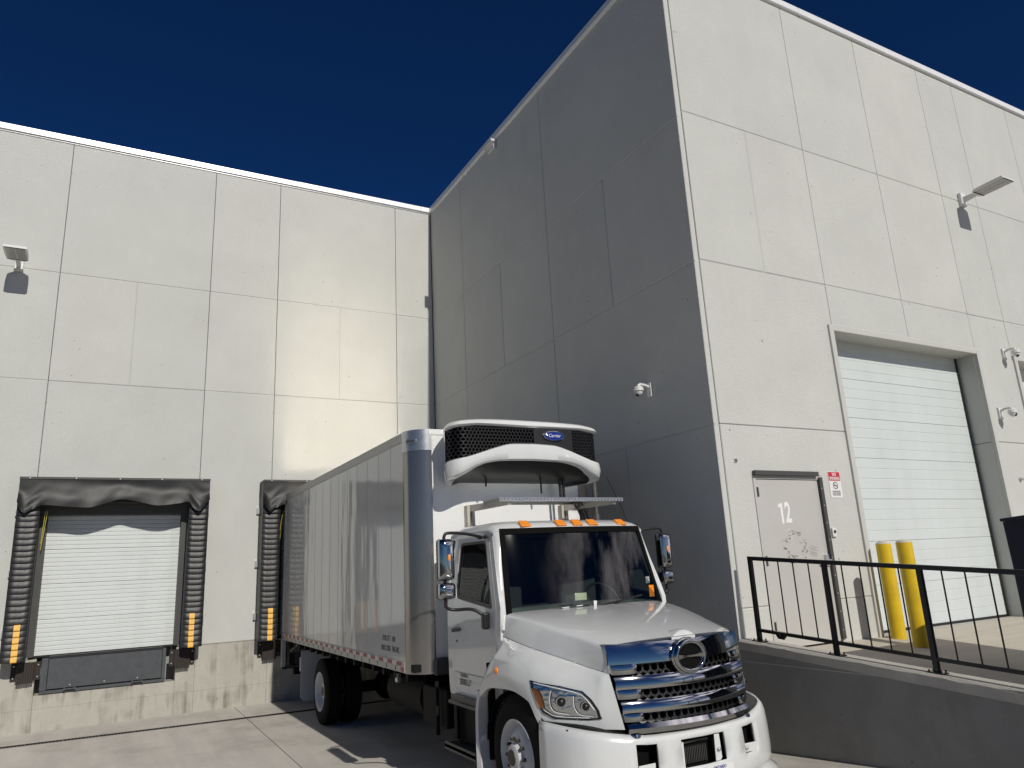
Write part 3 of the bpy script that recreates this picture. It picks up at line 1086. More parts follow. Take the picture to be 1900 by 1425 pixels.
# ------------------------------------------------------------------ raised deck, retaining wall, railing
RS = .0745
def rtop(y):
    return 1.32+RS*(y-6.41)
def dz(y):
    return 1.150-.075*(6.65-y)
b = MB()
ys = [-40, -4, -2, -1, 0, .5, 1, 3, 5, 6.647]
b.loft([[(6.80, y, max(dz(y), gz(y)+.004)), (30, y, max(dz(y), gz(y)+.004))] for y in ys])
o = b.build('upper_pavement', M['deck'])
if o.data.polygons[0].normal.z < 0:
    for p in o.data.polygons:
        p.flip()
o['kind'] = 'structure'
b = MB().box(9.15, 12.75, YF-.003, YF+.5, 1.0, 1.135).box(14.03, 17.6, YF-.003, YF+.5, 1.0, 1.135).build('door_sill', M['curb'], wh)

rw = thing('retaining_wall', (6.65, 2, 0), 'dark shaded concrete retaining wall under the black railing', 'wall')
XR = 6.55
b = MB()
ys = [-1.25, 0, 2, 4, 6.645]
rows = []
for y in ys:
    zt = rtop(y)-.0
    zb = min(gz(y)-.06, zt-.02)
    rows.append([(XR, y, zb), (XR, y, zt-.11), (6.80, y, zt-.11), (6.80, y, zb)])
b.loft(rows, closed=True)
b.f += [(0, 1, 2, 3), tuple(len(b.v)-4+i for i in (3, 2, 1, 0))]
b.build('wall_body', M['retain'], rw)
b = MB()
rows = []
for i in range(60):
    y = -1.25+i*(6.645+1.25)/59
    zt = rtop(y)
    j = random.uniform(-.006, .006)
    rows.append([(XR-.004, y, zt-.109), (XR-.004+j*.4, y, zt-.022+j), (XR+.018, y, zt), (6.775, y, zt), (6.80, y, zt-.02), (6.802, y, zt-.109)])
b.loft(rows, closed=True)
n = 6
b.f += [tuple(range(n)), tuple(len(b.v)-n+i for i in range(n-1, -1, -1))]
b.build('coping', M['curb'], rw)
MB().box(XR-.0035, XR+.02, -1.0, 6.6, 1.096, 1.106).build('pour_joint', M['curb'], rw)

ry = [6.40, 5.38, 4.34, 3.30, 2.26, 1.22]
rail = thing('handrail', (6.64, 4, 1.2), 'black steel railing with thin balusters on the retaining wall', 'railing')
XRL = 6.635
b = MB()
def rbar(b, y0, y1, h, hw, hh):
    z0, z1 = rtop(y0)+h, rtop(y1)+h
    b.add([(XRL-hw, y0, z0-hh), (XRL+hw, y0, z0-hh), (XRL+hw, y0, z0+hh), (XRL-hw, y0, z0+hh), (XRL-hw, y1, z1-hh), (XRL+hw, y1, z1-hh), (XRL+hw, y1, z1+hh), (XRL-hw, y1, z1+hh)],
          [(0, 1, 2, 3), (7, 6, 5, 4), (0, 4, 5, 1), (1, 5, 6, 2), (2, 6, 7, 3), (3, 7, 4, 0)])
rbar(b, 6.425, 1.2, .925, .022, .022)
b.build('top_rail', M['rail'], rail, bevel=.003, seg=1)
b = MB()
rbar(b, 6.40, 1.2, .125, .018, .018)
b.build('bottom_rail', M['rail'], rail, bevel=.003, seg=1)
for y in ry:
    z = rtop(y)
    p_ = MB().box(XRL-.022, XRL+.022, y-.024, y+.024, z+.002, z+.905).build('post', M['rail'], rail, bevel=.003, seg=1)
    b = MB()
    b.add([(XRL-.05, y-.075, rtop(y-.075)+.001), (XRL+.05, y-.075, rtop(y-.075)+.001), (XRL+.05, y+.075, rtop(y+.075)+.001), (XRL-.05, y+.075, rtop(y+.075)+.001),
           (XRL-.05, y-.075, rtop(y-.075)+.012), (XRL+.05, y-.075, rtop(y-.075)+.012), (XRL+.05, y+.075, rtop(y+.075)+.012), (XRL-.05, y+.075, rtop(y+.075)+.012)],
          [(0, 3, 2, 1), (4, 5, 6, 7), (0, 1, 5, 4), (1, 2, 6, 5), (2, 3, 7, 6), (3, 0, 4, 7)])
    for du in (-.034, .034):
        for dv in (-.056, .056):
            b.cyl((XRL+du, y+dv, z+.005), (XRL+du, y+dv, z+.032), .009, n=6)
    b.build('base_plate', M['rail'], p_)
for i in range(len(ry)-1):
    for k in range(1, 5):
        y = ry[i]+(ry[i+1]-ry[i])*k/5
        MB().cyl((XRL, y, rtop(y)+.13), (XRL, y, rtop(y)+.915), .0075, n=8).build('baluster', M['rail'], rail)
t = thing('clamp', (XRL, 6.05, rtop(6.05)+.11), 'small black clamp hanging on the bottom rail near the wall corner', 'clamp')
MB().prism([(5.95, rtop(6)+.14), (6.15, rtop(6)+.155), (6.10, rtop(6)+.08), (6.02, rtop(6)+.07)], 'x', XRL-.035, XRL-.02).build('plate', M['rail'], t)
MB().cyl((XRL-.06, 6.06, rtop(6)+.12), (XRL-.02, 6.06, rtop(6)+.12), .014, n=8).build('bolt', M['rail'], t)

# bollards
def bollard(x, y, label):
    z = dz(y)
    t = thing('bollard', (x, y, z), label, 'bollard', 'yellow bollards by the roller door')
    r = .095
    MB().cyl((x, y, z-.02), (x, y, 2.34), r, n=28, cap=False).build('post', M['yellow_paint'], t, smooth=40)
    MB().lathe([(2.34-z, r), (2.348-z, r*.97), (2.366-z, r*.75), (2.378-z, r*.4), (2.381-z, .001)], (x, y, z), 'z', 28).build('cap', M['yellow_top'], t, smooth=50)
bollard(9.17, 6.44, 'yellow bollard close to the left edge of the roller door, the farther of two')
bollard(8.825, 5.91, 'yellow bollard with its foot in shadow, the nearer of two')

# dark bin at the right edge
t = thing('dumpster', (8.5, 3.2, dz(3.2)), 'dark navy steel bin standing on the upper pavement behind the railing at the right edge', 'dumpster')
x0, x1, y0, y1 = 7.69, 9.55, 2.2, 4.08
zb = dz(3.2)+.04
b = MB()
b.add([(x0+.06, y0+.06, zb), (x1-.06, y0+.06, zb), (x1-.06, y1, zb), (x0+.06, y1, zb), (x0, y0, 2.60), (x1, y0, 2.60), (x1, y1, 2.47), (x0, y1, 2.47)],
      [(0, 3, 2, 1), (0, 1, 5, 4), (1, 2, 6, 5), (2, 3, 7, 6), (3, 0, 4, 7)])
b.build('body', M['navy'], t)
b = MB()
b.add([(x0-.03, y0-.03, 2.60), (x1+.03, y0-.03, 2.60), (x1+.03, y1+.012, 2.472), (x0-.03, y1+.012, 2.472), (x0-.03, y0-.03, 2.63), (x1+.03, y0-.03, 2.63), (x1+.03, y1+.012, 2.502), (x0-.03, y1+.012, 2.502)],
      [(0, 3, 2, 1), (4, 5, 6, 7), (0, 1, 5, 4), (1, 2, 6, 5), (2, 3, 7, 6), (3, 0, 4, 7)])
b.build('lid', M['navy'], t, bevel=.006, seg=1)
for y in (2.7, 3.4):
    MB().box(x0-.03, x0+.07, y-.03, y+.03, zb+.02, 2.5).build('rib', M['navy'], t)
for xx in (x0+.2, x1-.2):
    for yy in (y0+.25, y1-.2):
        MB().cyl((xx-.03, yy, dz(yy)+.045), (xx+.03, yy, dz(yy)+.045), .045, n=14).build('caster', M['matte'], t, smooth=40)
#TRUCK

# ------------------------------------------------------------------ the truck
CX = 4.37
truck = thing('box_truck', (CX, 9.5, .1), 'white refrigerated box truck with chrome grille backed into the second dock', 'truck')

# ---- box
BX0, BX1, BY0, BY1, BZ0, BZ1 = 3.10, 5.70, 8.12, 15.16, 1.17, 3.95
YP = 8.40                                   # side panels end here, the rounded corner post begins
side = MB().box(BX0, BX0+.03, YP, BY1, BZ0+.10, BZ1-.09).build('side_panel', M['panel'], truck)
# panel joints: thin proud battens with rivets
riv = MB().ell((0, 0, 0), (.006, .006, .006), 6, 4).mesh('rivet', M['alu_rail'], smooth=60)
npan = 14
for k in range(1, npan):
    y = YP+(BY1-YP)*k/npan
    MB().box(BX0-.0025, BX0+.001, y-.028, y+.028, BZ0+.13, BZ1-.11).build('batten', M['panel'], side, bevel=.0015, seg=1)
b = MB()
for k in range(0, npan+1):
    y = YP+.02+(BY1-YP-.04)*k/npan
    for j in range(19):
        for s in ((-.014, .014) if j % 2 else (0,)):
            b.add([(BX0-.0026, y+s-.005, BZ0+.2+j*.136), (BX0-.0026, y+s+.005, BZ0+.2+j*.136), (BX0-.0026, y+s, BZ0+.2+j*.136+.008), (BX0-.006, y+s, BZ0+.203+j*.136)],
                  [(0, 1, 3), (1, 2, 3), (2, 0, 3)])
o = b.build('rivet', M['alu_rail'], side)
o['kind'] = 'stuff'
MB().box(BX1-.03, BX1, YP, BY1, BZ0+.10, BZ1-.09).build('side_panel', M['panel'], truck)
for xs_, sg in ((BX0, -1), (BX1, 1)):
    a, c = (xs_-.012, xs_+.03) if sg < 0 else (xs_-.03, xs_+.012)
    rl = MB().box(a, c, YP, BY1, BZ1-.115, BZ1-.005).box(a-.004 if sg < 0 else a, c+.004 if sg > 0 else c, YP, BY1, BZ1-.03, BZ1+.006).build('top_rail', M['alu_rail'], truck, bevel=.008)
    b = MB()
    n = 110
    for k in range(n):
        y = YP+.03+(BY1-YP-.06)*k/n
        x = xs_+sg*.012
        b.add([(x, y-.006, BZ1-.10), (x, y+.006, BZ1-.10), (x, y, BZ1-.09), (x+sg*.004, y, BZ1-.097)], [(0, 1, 3), (1, 2, 3), (2, 0, 3)])
    o = b.build('rivet', M['alu_rail'], rl)
    o['kind'] = 'stuff'
    br = MB().box(a-.002 if sg < 0 else a, c+.002 if sg > 0 else c, YP, BY1, BZ0, BZ0+.125).build('bottom_rail', M['alu_rail'], truck, bevel=.004, seg=1)
    mr_ = MB().box(-.0015, .0015, 0, .15, 0, .042).mesh('reflective_tape', M['tape_red'])
    mw_ = MB().box(-.0015, .0015, 0, .15, 0, .042).mesh('reflective_tape', M['tape_white'])
    k = 0
    y = YP+.1
    while y < BY1-.2:
        inst(mr_ if k % 2 == 0 else mw_, 'reflective_tape', br, (xs_+sg*.0165, y, BZ0+.072))
        y += .162
        k += 1
    me = MB().box(-.002, .002, -.006, .006, 0, .05).mesh('slot', M['matte'])
    for k in range(20):
        inst(me, 'slot', br, (xs_+sg*.0145, YP+.3+k*.33, BZ0+.012))
    for y in (YP+.03, 12.0, BY1-.1):
        MB().box(xs_+sg*.014-.004, xs_+sg*.014+.004, y, y+.09, BZ0+.012, BZ0+.06).build('side_marker', M['red'], br, bevel=.002, seg=1)
# roof sheet and floor
rows = []
for i in range(15):
    y = YP-.15+(BY1-YP+.15)*i/14
    rows.append([(BX0+.02+(BX1-BX0-.04)*j/8, y, BZ1+.004+.006*math.sin(math.pi*j/8)) for j in range(9)])
MB().loft(rows).build('roof_sheet', M['alu_roof'], truck, smooth=30)
MB().box(BX0+.02, BX1-.02, BY0+.05, BY1, BZ0+.02, BZ0+.1).build('floor', M['chassis'], truck)
MB().box(BX0+.02, BX1-.02, BY1-.05, BY1-.01, BZ0+.1, BZ1-.02).build('rear_door', M['boxfront'], truck)
# corner posts
def post_rows(x, sg, z0, z1, ex=0.0, nz=2):
    r = .26
    pts = []
    for i in range(13):
        a = math.pi/2*i/12
        pts.append((x-sg*(r*(1-math.cos(a)))*1.0, YP-(YP-BY0)*math.sin(a)))
    rows = []
    for k in range(nz):
        z = z0+(z1-z0)*k/(nz-1)
        rows.append([(p[0]+sg*ex*math.cos(math.pi/2*i/12), p[1]-ex*math.sin(math.pi/2*i/12), z) for i, p in enumerate(pts)])
    return rows
for x, sg in ((BX0, -1), (BX1, 1)):
    rows = post_rows(x, sg, BZ0-.005, BZ1-.24, .006, 12)
    cp = MB().loft(rows).build('corner_post', M['stainless'], truck, smooth=50)
    b = MB()
    for z0, z1, ex in ((BZ1-.245, BZ1-.05, .012), (BZ1-.05, BZ1+.012, .004)):
        b.loft(post_rows(x, sg, z0, z1, ex))
    top = post_rows(x, sg, BZ1+.012, BZ1+.012, .004)[0]
    b.add(top+[(x-sg*.27, YP, BZ1+.012)], [tuple(range(len(top)+1))])
    b.loft([[(p[0], p[1], BZ1-.245) for p in post_rows(x, sg, 0, 1, .012)[0]], [(p[0], p[1], BZ1-.245) for p in post_rows(x, sg, 0, 1, .003)[0]]])
    cc = b.build('corner_cap', M['alu'], truck, smooth=40)
    a = R(38)
    px, py = x-sg*.26*(1-math.cos(a))+sg*.014*math.cos(a), YP-.28*math.sin(a)-.014*math.sin(a)
    nrm_a = math.atan2(-math.sin(a)*.28/.26, sg*math.cos(a))
    lam = MB().prism(rrect(-.07, .07, -.026, .026, .02), 'y', -.018, 0).mesh('marker_lamp', M['alu'])
    ln = MB().prism(rrect(-.05, .05, -.013, .013, .008), 'y', -.022, -.017).mesh('lens', M['dark_metal'])
    inst(lam, 'marker_lamp', cc, (px, py, BZ1-.13), rz=nrm_a+math.pi/2)
    inst(ln, 'lens', cc, (px, py, BZ1-.13), rz=nrm_a+math.pi/2)
# front wall
FX0, FX1 = BX0+.255, BX1-.255
fr = MB().box(FX0, FX1, BY0, BY0+.04, BZ0, BZ1-.005).build('front_panel', M['boxfront'], truck, bevel=.004, seg=1)
MB().box(FX0-.03, FX1+.03, BY0-.01, BY0+.05, BZ1-.06, BZ1+.014).build('front_rail', M['boxfront'], fr, bevel=.01)
b = MB()
for x in (FX0+.03, FX0+.27, FX0+.55, 3.97, 4.37, 4.77, 5.1, FX1-.27, FX1-.03):
    stepz = .05 if x in (FX0+.03, FX1-.03) else .13
    k = 0
    while BZ0+.1+k*stepz < BZ1-.12:
        z = BZ0+.1+k*stepz
        b.add([(x-.005, BY0-.0005, z-.004), (x+.005, BY0-.0005, z-.004), (x, BY0-.0005, z+.006), (x, BY0-.004, z)], [(0, 1, 3), (1, 2, 3), (2, 0, 3)])
        k += 1
o = b.build('rivet', M['alu'], fr)
o['kind'] = 'stuff'
MB().box(FX0-.02, FX1+.02, BY0-.06, BY0-.002, BZ0-.02, BZ0+.16).build('lower_rail', M['dark_metal'], fr, bevel=.006, seg=1)
# lettering on the side
text('CVOR 177 580 010', 'lettering', M['ink'], truck, .095, (BX0-.0015, 8.98, 1.515), (R(90), 0, R(-90)), sx=.62)
text('LINDI CONSULTING INC', 'lettering', M['ink'], truck, .095, (BX0-.0015, 8.93, 1.40), (R(90), 0, R(-90)), sx=.62)
# fold-away dirt line and conspicuity stripe at the rear
MB().box(BX0-.02, BX0+.06, BY1-.05, BY1, BZ0-.5, BZ1).build('rear_frame', M['alu_rail'], truck, bevel=.006, seg=1)

# ---- refrigeration unit (built as bands along one plan outline)
UX = CX+.045
UW, UY0 = 1.04, 7.50
def uplan(s, inset=0.0):
    """s in -1..1 along the plan: bowed front, rounded corner, side drawn in toward the box"""
    a = abs(s)
    sg = -1 if s < 0 else 1
    if a < .74:
        t = a/.74
        w = t*(UW-.16)
        y = UY0-.03+.05*t*t
    elif a < .90:
        t = (a-.74)/.16*math.pi/2
        w = UW-.16+.16*math.sin(t)
        y = UY0+.02+.18*(1-math.cos(t))
    else:
        t = (a-.90)/.10
        w = UW-.17*t**1.4
        y = UY0+.20+t*(BY0-UY0-.202)
    k = 1-inset/UW
    return (UX+sg*w*k, y+(inset if a < .9 else 0))
def zz(xs, zs):
    return lambda s: herm(xs, zs, abs(s))
z_lipbot = zz([0, .35, .52, .64, .74, .82, .90, 1], [3.51, 3.50, 3.475, 3.43, 3.37, 3.315, 3.28, 3.265])
z_lipmid = lambda s: z_lipbot(s)*.5+z_liptop(s)*.5
z_liptop = zz([0, .25, .40, .6, .74, .9, 1], [3.71, 3.70, 3.66, 3.585, 3.535, 3.50, 3.49])
z_gtop = zz([0, .3, .6, .74, .9, 1], [3.905, 3.91, 3.915, 3.90, 3.87, 3.85])
z_top = zz([0, .3, .6, .74, .9, 1], [3.99, 3.99, 3.985, 3.97, 3.94, 3.92])
NS = 80
SS = [-1+2*i/NS for i in range(NS+1)]
def band(levels):
    rows = []
    for zf, ins in levels:
        rows.append([(*uplan(s, ins), zf(s)) for s in SS])
    return rows
refr = MB().loft(band([(z_gtop, .06), (z_gtop, .008), (lambda s: z_gtop(s)+.02, -.012), (lambda s: z_top(s)-.02, -.004), (z_top, .02), (lambda s: z_top(s)+.025, .12), (lambda s: 4.025, .30)])).build('refrigeration_unit', M['paint'], truck, smooth=45)
tp = [(*uplan(s, .30), 4.025) for s in SS]
MB().loft([tp, [(p[0], BY0-.002, 4.01) for p in tp]]).build('top_cover', M['paint'], refr, smooth=40)
MB().loft(band([(z_liptop, .06), (z_liptop, .004), (lambda s: z_liptop(s)-.014, -.014), (z_lipmid, -.022), (lambda s: z_lipbot(s)+.015, -.004), (z_lipbot, .02), (lambda s: z_lipbot(s)+.004, .09)])).build('lower_shroud', M['paint'], refr, smooth=45)
MB().loft(band([(lambda s: z_liptop(s)-.01, .05), (lambda s: z_gtop(s)+.01, .05)])).build('grille_backing', M['matte'], refr, smooth=40)
# white end cheeks beside the grille
for sg in (-1, 1):
    ss = [sg*(.915+.085*i/6) for i in range(7)]
    MB().loft([[(*uplan(s, -.004), z_liptop(s)-.012) for s in ss], [(*uplan(s, -.004), z_gtop(s)+.015) for s in ss]]).build('end_cheek', M['paint'], refr, smooth=40)
def hexgrid(f, u0, u1, v0, v1, r, skip=None, wall=.2):
    """hexagon frames in (u,v) mapped through f(u,v,depth)"""
    b = MB()
    dx, dy = r*math.sqrt(3), r*1.5
    j = 0
    v = v0
    while v <= v1+r*.5:
        u = u0+(dx/2 if j % 2 else 0)
        while u <= u1+dx*.5:
            if not skip or not skip(u, v):
                o_, i_, k_ = [], [], []
                for k in range(6):
                    a = R(30+60*k)
                    o_.append(f(u+r*math.cos(a), v+r*math.sin(a), 0))
                    i_.append(f(u+r*(1-wall)*math.cos(a), v+r*(1-wall)*math.sin(a), 0))
                    k_.append(f(u+r*(1-wall)*math.cos(a), v+r*(1-wall)*math.sin(a), .02))
                b.add(o_+i_+k_, [(k, (k+1) % 6, 6+(k+1) % 6, 6+k) for k in range(6)]+[(6+k, 6+(k+1) % 6, 12+(k+1) % 6, 12+k) for k in range(6)])
            u += dx
        v += dy
        j += 1
    return b
ULEN = 1.22                                      # metres of half outline
def fh(u, v, d):
    s = max(-.92, min(.92, u/ULEN))
    a, c = z_liptop(s)-.015, z_gtop(s)+.015
    return (*uplan(s, .022+d), min(c, max(a, v)))
def hskip(u, v):
    s = u/ULEN
    if abs(s) > .93 or (.03 < s < .48):
        return True
    return v < z_liptop(s)-.02 or v > z_gtop(s)+.02
o = hexgrid(fh, -1.14, 1.14, 3.46, 3.93, .027, hskip, .17).build('hex_grille', M['black'], refr, fix=False)
o['kind'] = 'stuff'
sm = [.015+.48*i/14 for i in range(15)]
MB().loft([[(*uplan(s, .012), z_liptop(s)-.005) for s in sm], [(*uplan(s, .012), z_gtop(s)+.005) for s in sm]]).build('badge_panel', M['black'], refr, smooth=40)
# oval badge
bs = .25
bx_, by_ = uplan(bs, 0)
bg_ = MB()
def oval(rx, rz, y0, y1, n=32):
    b = MB()
    b.prism([(bx_+rx*math.cos(2*math.pi*k/n), 3.815+rz*math.sin(2*math.pi*k/n)) for k in range(n)], 'y', by_+y0, by_+y1)
    return b
bdg = oval(.155, .062, -.012, .012).build('badge', M['chrome'], refr, bevel=.005)
oval(.115, .048, -.0155, -.010).build('badge', M['blue_badge'], refr)
text('Carrier', 'lettering', M['sign_white'], refr, .058, (bx_, by_-.017, 3.816), (R(90), 0, 0), shear=.25, sx=1.0)
# dark underside, with hoses
b = MB()
def und(s, k):
    x, y = uplan(s, .06)
    x2 = UX+(x-UX)*.80
    zl = z_lipbot(s)+.006
    if k == 0:
        return (x, y, zl)
    if k == 1:
        return (UX+(x-UX)*.93, y+(7.97-y)*.35, zl-(zl-3.31)*.55)
    if k == 2:
        return (UX+(x-UX)*.86, max(y, 7.97), 3.31)
    return (UX+(x-UX)*.84, BY0-.003, 3.31)
b.loft([[und(s, k) for s in SS] for k in range(4)])
b.build('underside', M['black'], refr, smooth=50)
MB().box(UX-.84, UX+.84, BY0-.03, BY0-.002, 3.32, 3.98).build('mounting_plate', M['boxfront'], refr, bevel=.008)
for x, z in ((3.95, 3.24), (4.72, 3.16), (5.0, 3.02), (5.05, 3.02)):
    MB().tube([(x, 7.86, 3.44), (x, 7.86, z+.04), (x+.005, 7.87, z)], .012 if z > 3.1 else .018, 8).build('drain_hose', M['black'], refr, smooth=50)
text('SUPRA', 'lettering', M['ink'], refr, .055, (UX-UW*.992, UY0+.19, 3.42), (R(90), 0, R(-75)), sx=.9, bold=.001)
text('S8', 'lettering', M['ink'], refr, .05, (UX-UW*.992, UY0+.19, 3.365), (R(90), 0, R(-75)), sx=.9, bold=.001)

# ---- service step above the cab
st = MB().box(3.84, 5.57, 7.33, 7.73, 3.035, 3.05).box(3.84, 5.57, 7.322, 7.33, 3.005, 3.052).box(3.84, 5.57, 7.73, 7.738, 3.005, 3.052).build('service_step', M['alu'], truck, bevel=.002, seg=1)
b = MB()
for i in range(36):
    for j in range(5):
        x, y = 3.87+i*.0477+(.026 if j % 2 else 0), 7.36+j*.078
        s = .012 if (i+j) % 2 else -.012
        b.add([(x-.016, y-s, 3.0502), (x+.006, y-.006, 3.0502), (x+.016, y+s, 3.0502), (x-.006, y+.006, 3.0502), (x, y, 3.056)], [(0, 1, 4), (1, 2, 4), (2, 3, 4), (3, 0, 4)])
for i in range(36):
    x = 3.865+i*.0477
    b.add([(x-.018, 7.3218, 3.012), (x, 7.3218, 3.004), (x+.018, 7.3218, 3.04), (x, 7.3218, 3.048), (x, 7.312, 3.026)], [(0, 1, 4), (1, 2, 4), (2, 3, 4), (3, 0, 4)])
o = b.build('tread_pattern', M['alu'], st)
o['kind'] = 'stuff'
for x, xf in ((3.80, 3.97), (5.14, 5.44)):
    b = MB()
    b.add([(xf, 7.36, 2.975), (xf+.045, 7.36, 2.975), (x+.045, 8.06, 2.955), (x, 8.06, 2.955), (xf, 7.36, 3.033), (xf+.045, 7.36, 3.033), (x+.045, 8.06, 3.033), (x, 8.06, 3.033)],
          [(0, 3, 2, 1), (4, 5, 6, 7), (0, 1, 5, 4), (1, 2, 6, 5), (2, 3, 7, 6), (3, 0, 4, 7)])
    b.box(x-.03, x+.005, 8.03, 8.118, 2.62, 3.03).box(x+.045, x+.08, 8.05, 8.118, 2.62, 3.03)
    b.build('bracket', M['bracket'], st)
for k, (x, z) in enumerate(((5.22, 2.9), (5.27, 2.88), (5.33, 2.86))):
    MB().tube(spline([(x-.2, 7.6, 3.02), (x-.05, 7.8, 3.0), (x+.12, 7.95, z), (x+.18, 8.0, z-.2), (x+.18, 8.03, z-.5)], 5), .017, 8).build('coil_hose', M['dark_metal'], st, smooth=50)
# exhaust stack and whip aerial on the right
MB().cyl((5.64, 8.02, 2.2), (5.64, 8.02, 3.50), .035, n=14).cyl((5.64, 8.02, 2.4), (5.64, 8.02, 2.9), .06, n=16).build('exhaust_stack', M['stack'], truck, smooth=40)
MB().tube([(5.68, 7.35, 2.60), (5.55, 7.35, 2.95), (5.36, 7.35, 3.31)], .005, 6).build('aerial', M['black'], truck)

# ---- cab
def cw(z):
    return herm([.9, 1.2, 1.6, 1.9, 2.3, 2.62], [1.0, 1.018, 1.022, 1.015, .975, .935], z)
cab = MB().box(CX-.92, CX+.92, 6.75, 7.70, 1.02, 1.08).build('cab', M['interior'], truck)
OUT = [(6.50, 1.02), (6.475, 1.90), (6.74, 2.62), (7.70, 2.62), (7.74, 2.5), (7.74, 1.02)]
DOOR = rpoly([(6.60, 1.06), (6.555, 1.92), (6.81, 2.606), (7.60, 2.606), (7.62, 1.60), (7.60, 1.06)], .07)
DOORI = rpoly([(6.607, 1.067), (6.562, 1.92), (6.815, 2.599), (7.593, 2.599), (7.613, 1.60), (7.593, 1.067)], .065)
WIN = rpoly([(6.635, 1.885), (6.872, 2.562), (7.50, 2.562), (7.52, 1.985)], .06)
WINI = rpoly([(6.68, 1.93), (6.897, 2.535), (7.47, 2.535), (7.488, 2.025)], .05)
for sg in (-1, 1):
    f = lambda d: (lambda u, v: (CX+sg*(cw(v)+d), u, v))
    # cut the outlines finely enough to follow the tumblehome
    def fine(p, n=5):
        o = []
        for i in range(len(p)):
            a, c = p[i], p[(i+1) % len(p)]
            L_ = math.hypot(a[0]-c[0], a[1]-c[1])
            m = max(1, int(L_/.12))
            o += [(a[0]+(c[0]-a[0])*k/m, a[1]+(c[1]-a[1])*k/m) for k in range(m)]
        return o
    sheet_with_holes(fine(OUT), [fine(DOOR)], f(0), 'cab_side', M['paint'], cab, thick=(-sg*.05, 0, 0), smooth=30)
    dr = sheet_with_holes(fine(DOORI), [fine(WIN)], f(.002), 'door', M['paint'], cab, thick=(-sg*.05, 0, 0), smooth=30)
    sheet_with_holes(fine(WIN), [fine(WINI)], f(-.003), 'window_seal', M['black'], cab, thick=(-sg*.03, 0, 0))
    orient(sheet_with_holes(fine(WINI), [], f(-.012), 'side_window', M['side_glass'], cab), (sg, 0, 0))
    sheet_with_holes(fine(DOORI), [fine(WIN)], f(-.06), 'door_lining', M['interior'], cab)
    # handle
    x = CX+sg*(cw(1.66)+.002)
    MB().prism([(7.56, 1.675), (7.46, 1.69), (7.40, 1.685), (7.40, 1.655), (7.47, 1.645), (7.56, 1.635)], 'x', x+sg*.002, x+sg*.035).build('door_handle', M['black'], cab, bevel=.006)
    MB().cyl((x, 7.50, 1.55), (x+sg*.006, 7.50, 1.55), .014, n=10).build('door_lock', M['dark_metal'], cab)
    MB().box(x+(-.004 if sg < 0 else -.002), x+(.002 if sg < 0 else .004), 6.66, 7.58, 1.235, 1.24).build('door_crease', M['trim'], cab)
text('TORONTO', 'lettering', M['ink'], cab, .05, (CX-cw(1.2)-.006, 7.35, 1.215), (R(90), 0, R(-90)), sx=.75)
text('SERIES L7', 'lettering', M['ink'], cab, .085, (CX-cw(1.15)-.0065, 7.33, 1.150), (R(90), 0, R(-90)), sx=.75, shear=.2)
# roof, its front lip follows the curved windscreen
def yws(w, z):
    return 6.32+.17*w*w+(z-1.85)*.285
rows = []
NU, NV = 28, 16
for j in range(NV+1):
    v = j/NV
    row = []
    for i in range(NU+1):
        u = -1+2*i/NU
        w = .945*math.copysign(1-(1-abs(u))**1.6, u)
        y0 = yws(w, 2.66)-.005
        y1 = 7.76
        y = y0+(y1-y0)*(v**1.3)
        z = 2.655+.10*(1-(1-min(1, v/.42))**2.2)
        z -= .10*abs(u)**7*(.4+.6*min(1, v/.3))
        z -= .02*max(0, (v-.85)/.15)**2
        row.append((CX+w, y, z))
    rows.append(row)
roof = MB().loft(rows)
roof.loft([rows[0], [(p[0], p[1]+.03, p[2]-.035) for p in rows[0]]])
roof.loft([rows[-1], [(p[0], p[1], 2.45) for p in rows[-1]]])
roof.loft([[r[0] for r in rows], [(r[0][0]+.012, r[0][1], min(r[0][2], 2.60)) for r in rows]])
roof.loft([[r[-1] for r in rows], [(r[-1][0]-.012, r[-1][1], min(r[-1][2], 2.60)) for r in rows]])
rf = roof.build('cab_roof', M['paint'], cab, smooth=50)
lm = MB().prism([(-.075, -.012), (-.06, .03), (.06, .03), (.075, -.012)], 'y', 0, .03)
for i in range(5):
    x = (-.60, -.20, 0, .20, .62)[i]
    y = yws(x, 2.66)
    b = MB()
    b.add([(CX+x-.062, y+.012, 2.668), (CX+x+.062, y+.012, 2.668), (CX+x+.054, y+.09, 2.727), (CX+x-.054, y+.09, 2.727),
           (CX+x-.060, y-.004, 2.684), (CX+x+.060, y-.004, 2.684), (CX+x+.050, y+.078, 2.745), (CX+x-.050, y+.078, 2.745)],
          [(0, 3, 2, 1), (4, 5, 6, 7), (0, 1, 5, 4), (1, 2, 6, 5), (2, 3, 7, 6), (3, 0, 4, 7)])
    b.build('marker_light', M['amber'], rf, bevel=.006)
# windscreen + black frit + A pillars
def wsw(z):
    return .955-.075*(z-1.80)/.86
def wsgrid(z0, z1, ins, d, nu=24, nz=10):
    rows = []
    for j in range(nz+1):
        z = z0+(z1-z0)*j/nz
        W_ = wsw(z)-ins
        rows.append([(CX-W_+2*W_*i/nu, yws(-W_+2*W_*i/nu, z)+d, z) for i in range(nu+1)])
    return rows
orient(MB().loft(wsgrid(1.76, 2.62, .03, .004)).build('windscreen', M['glass'], cab, smooth=60), (0, -1, 0))
b = MB()
for a0, a1 in (((1.76, 2.66), 'L'), ((1.76, 2.66), 'R')):
    rows = []
    sg = -1 if a1 == 'L' else 1
    for j in range(13):
        z = 1.76+.90*j/12
        w0, w1 = wsw(z)+.004, wsw(z)-.052
        rows.append([(CX+sg*w0, yws(w0, z)+.012, z), (CX+sg*w0, yws(w0, z)-.008, z), (CX+sg*(w1+.006), yws(w1, z)-.008, z), (CX+sg*w1, yws(w1, z)+.006, z)])
    b.loft(rows)
rows = []
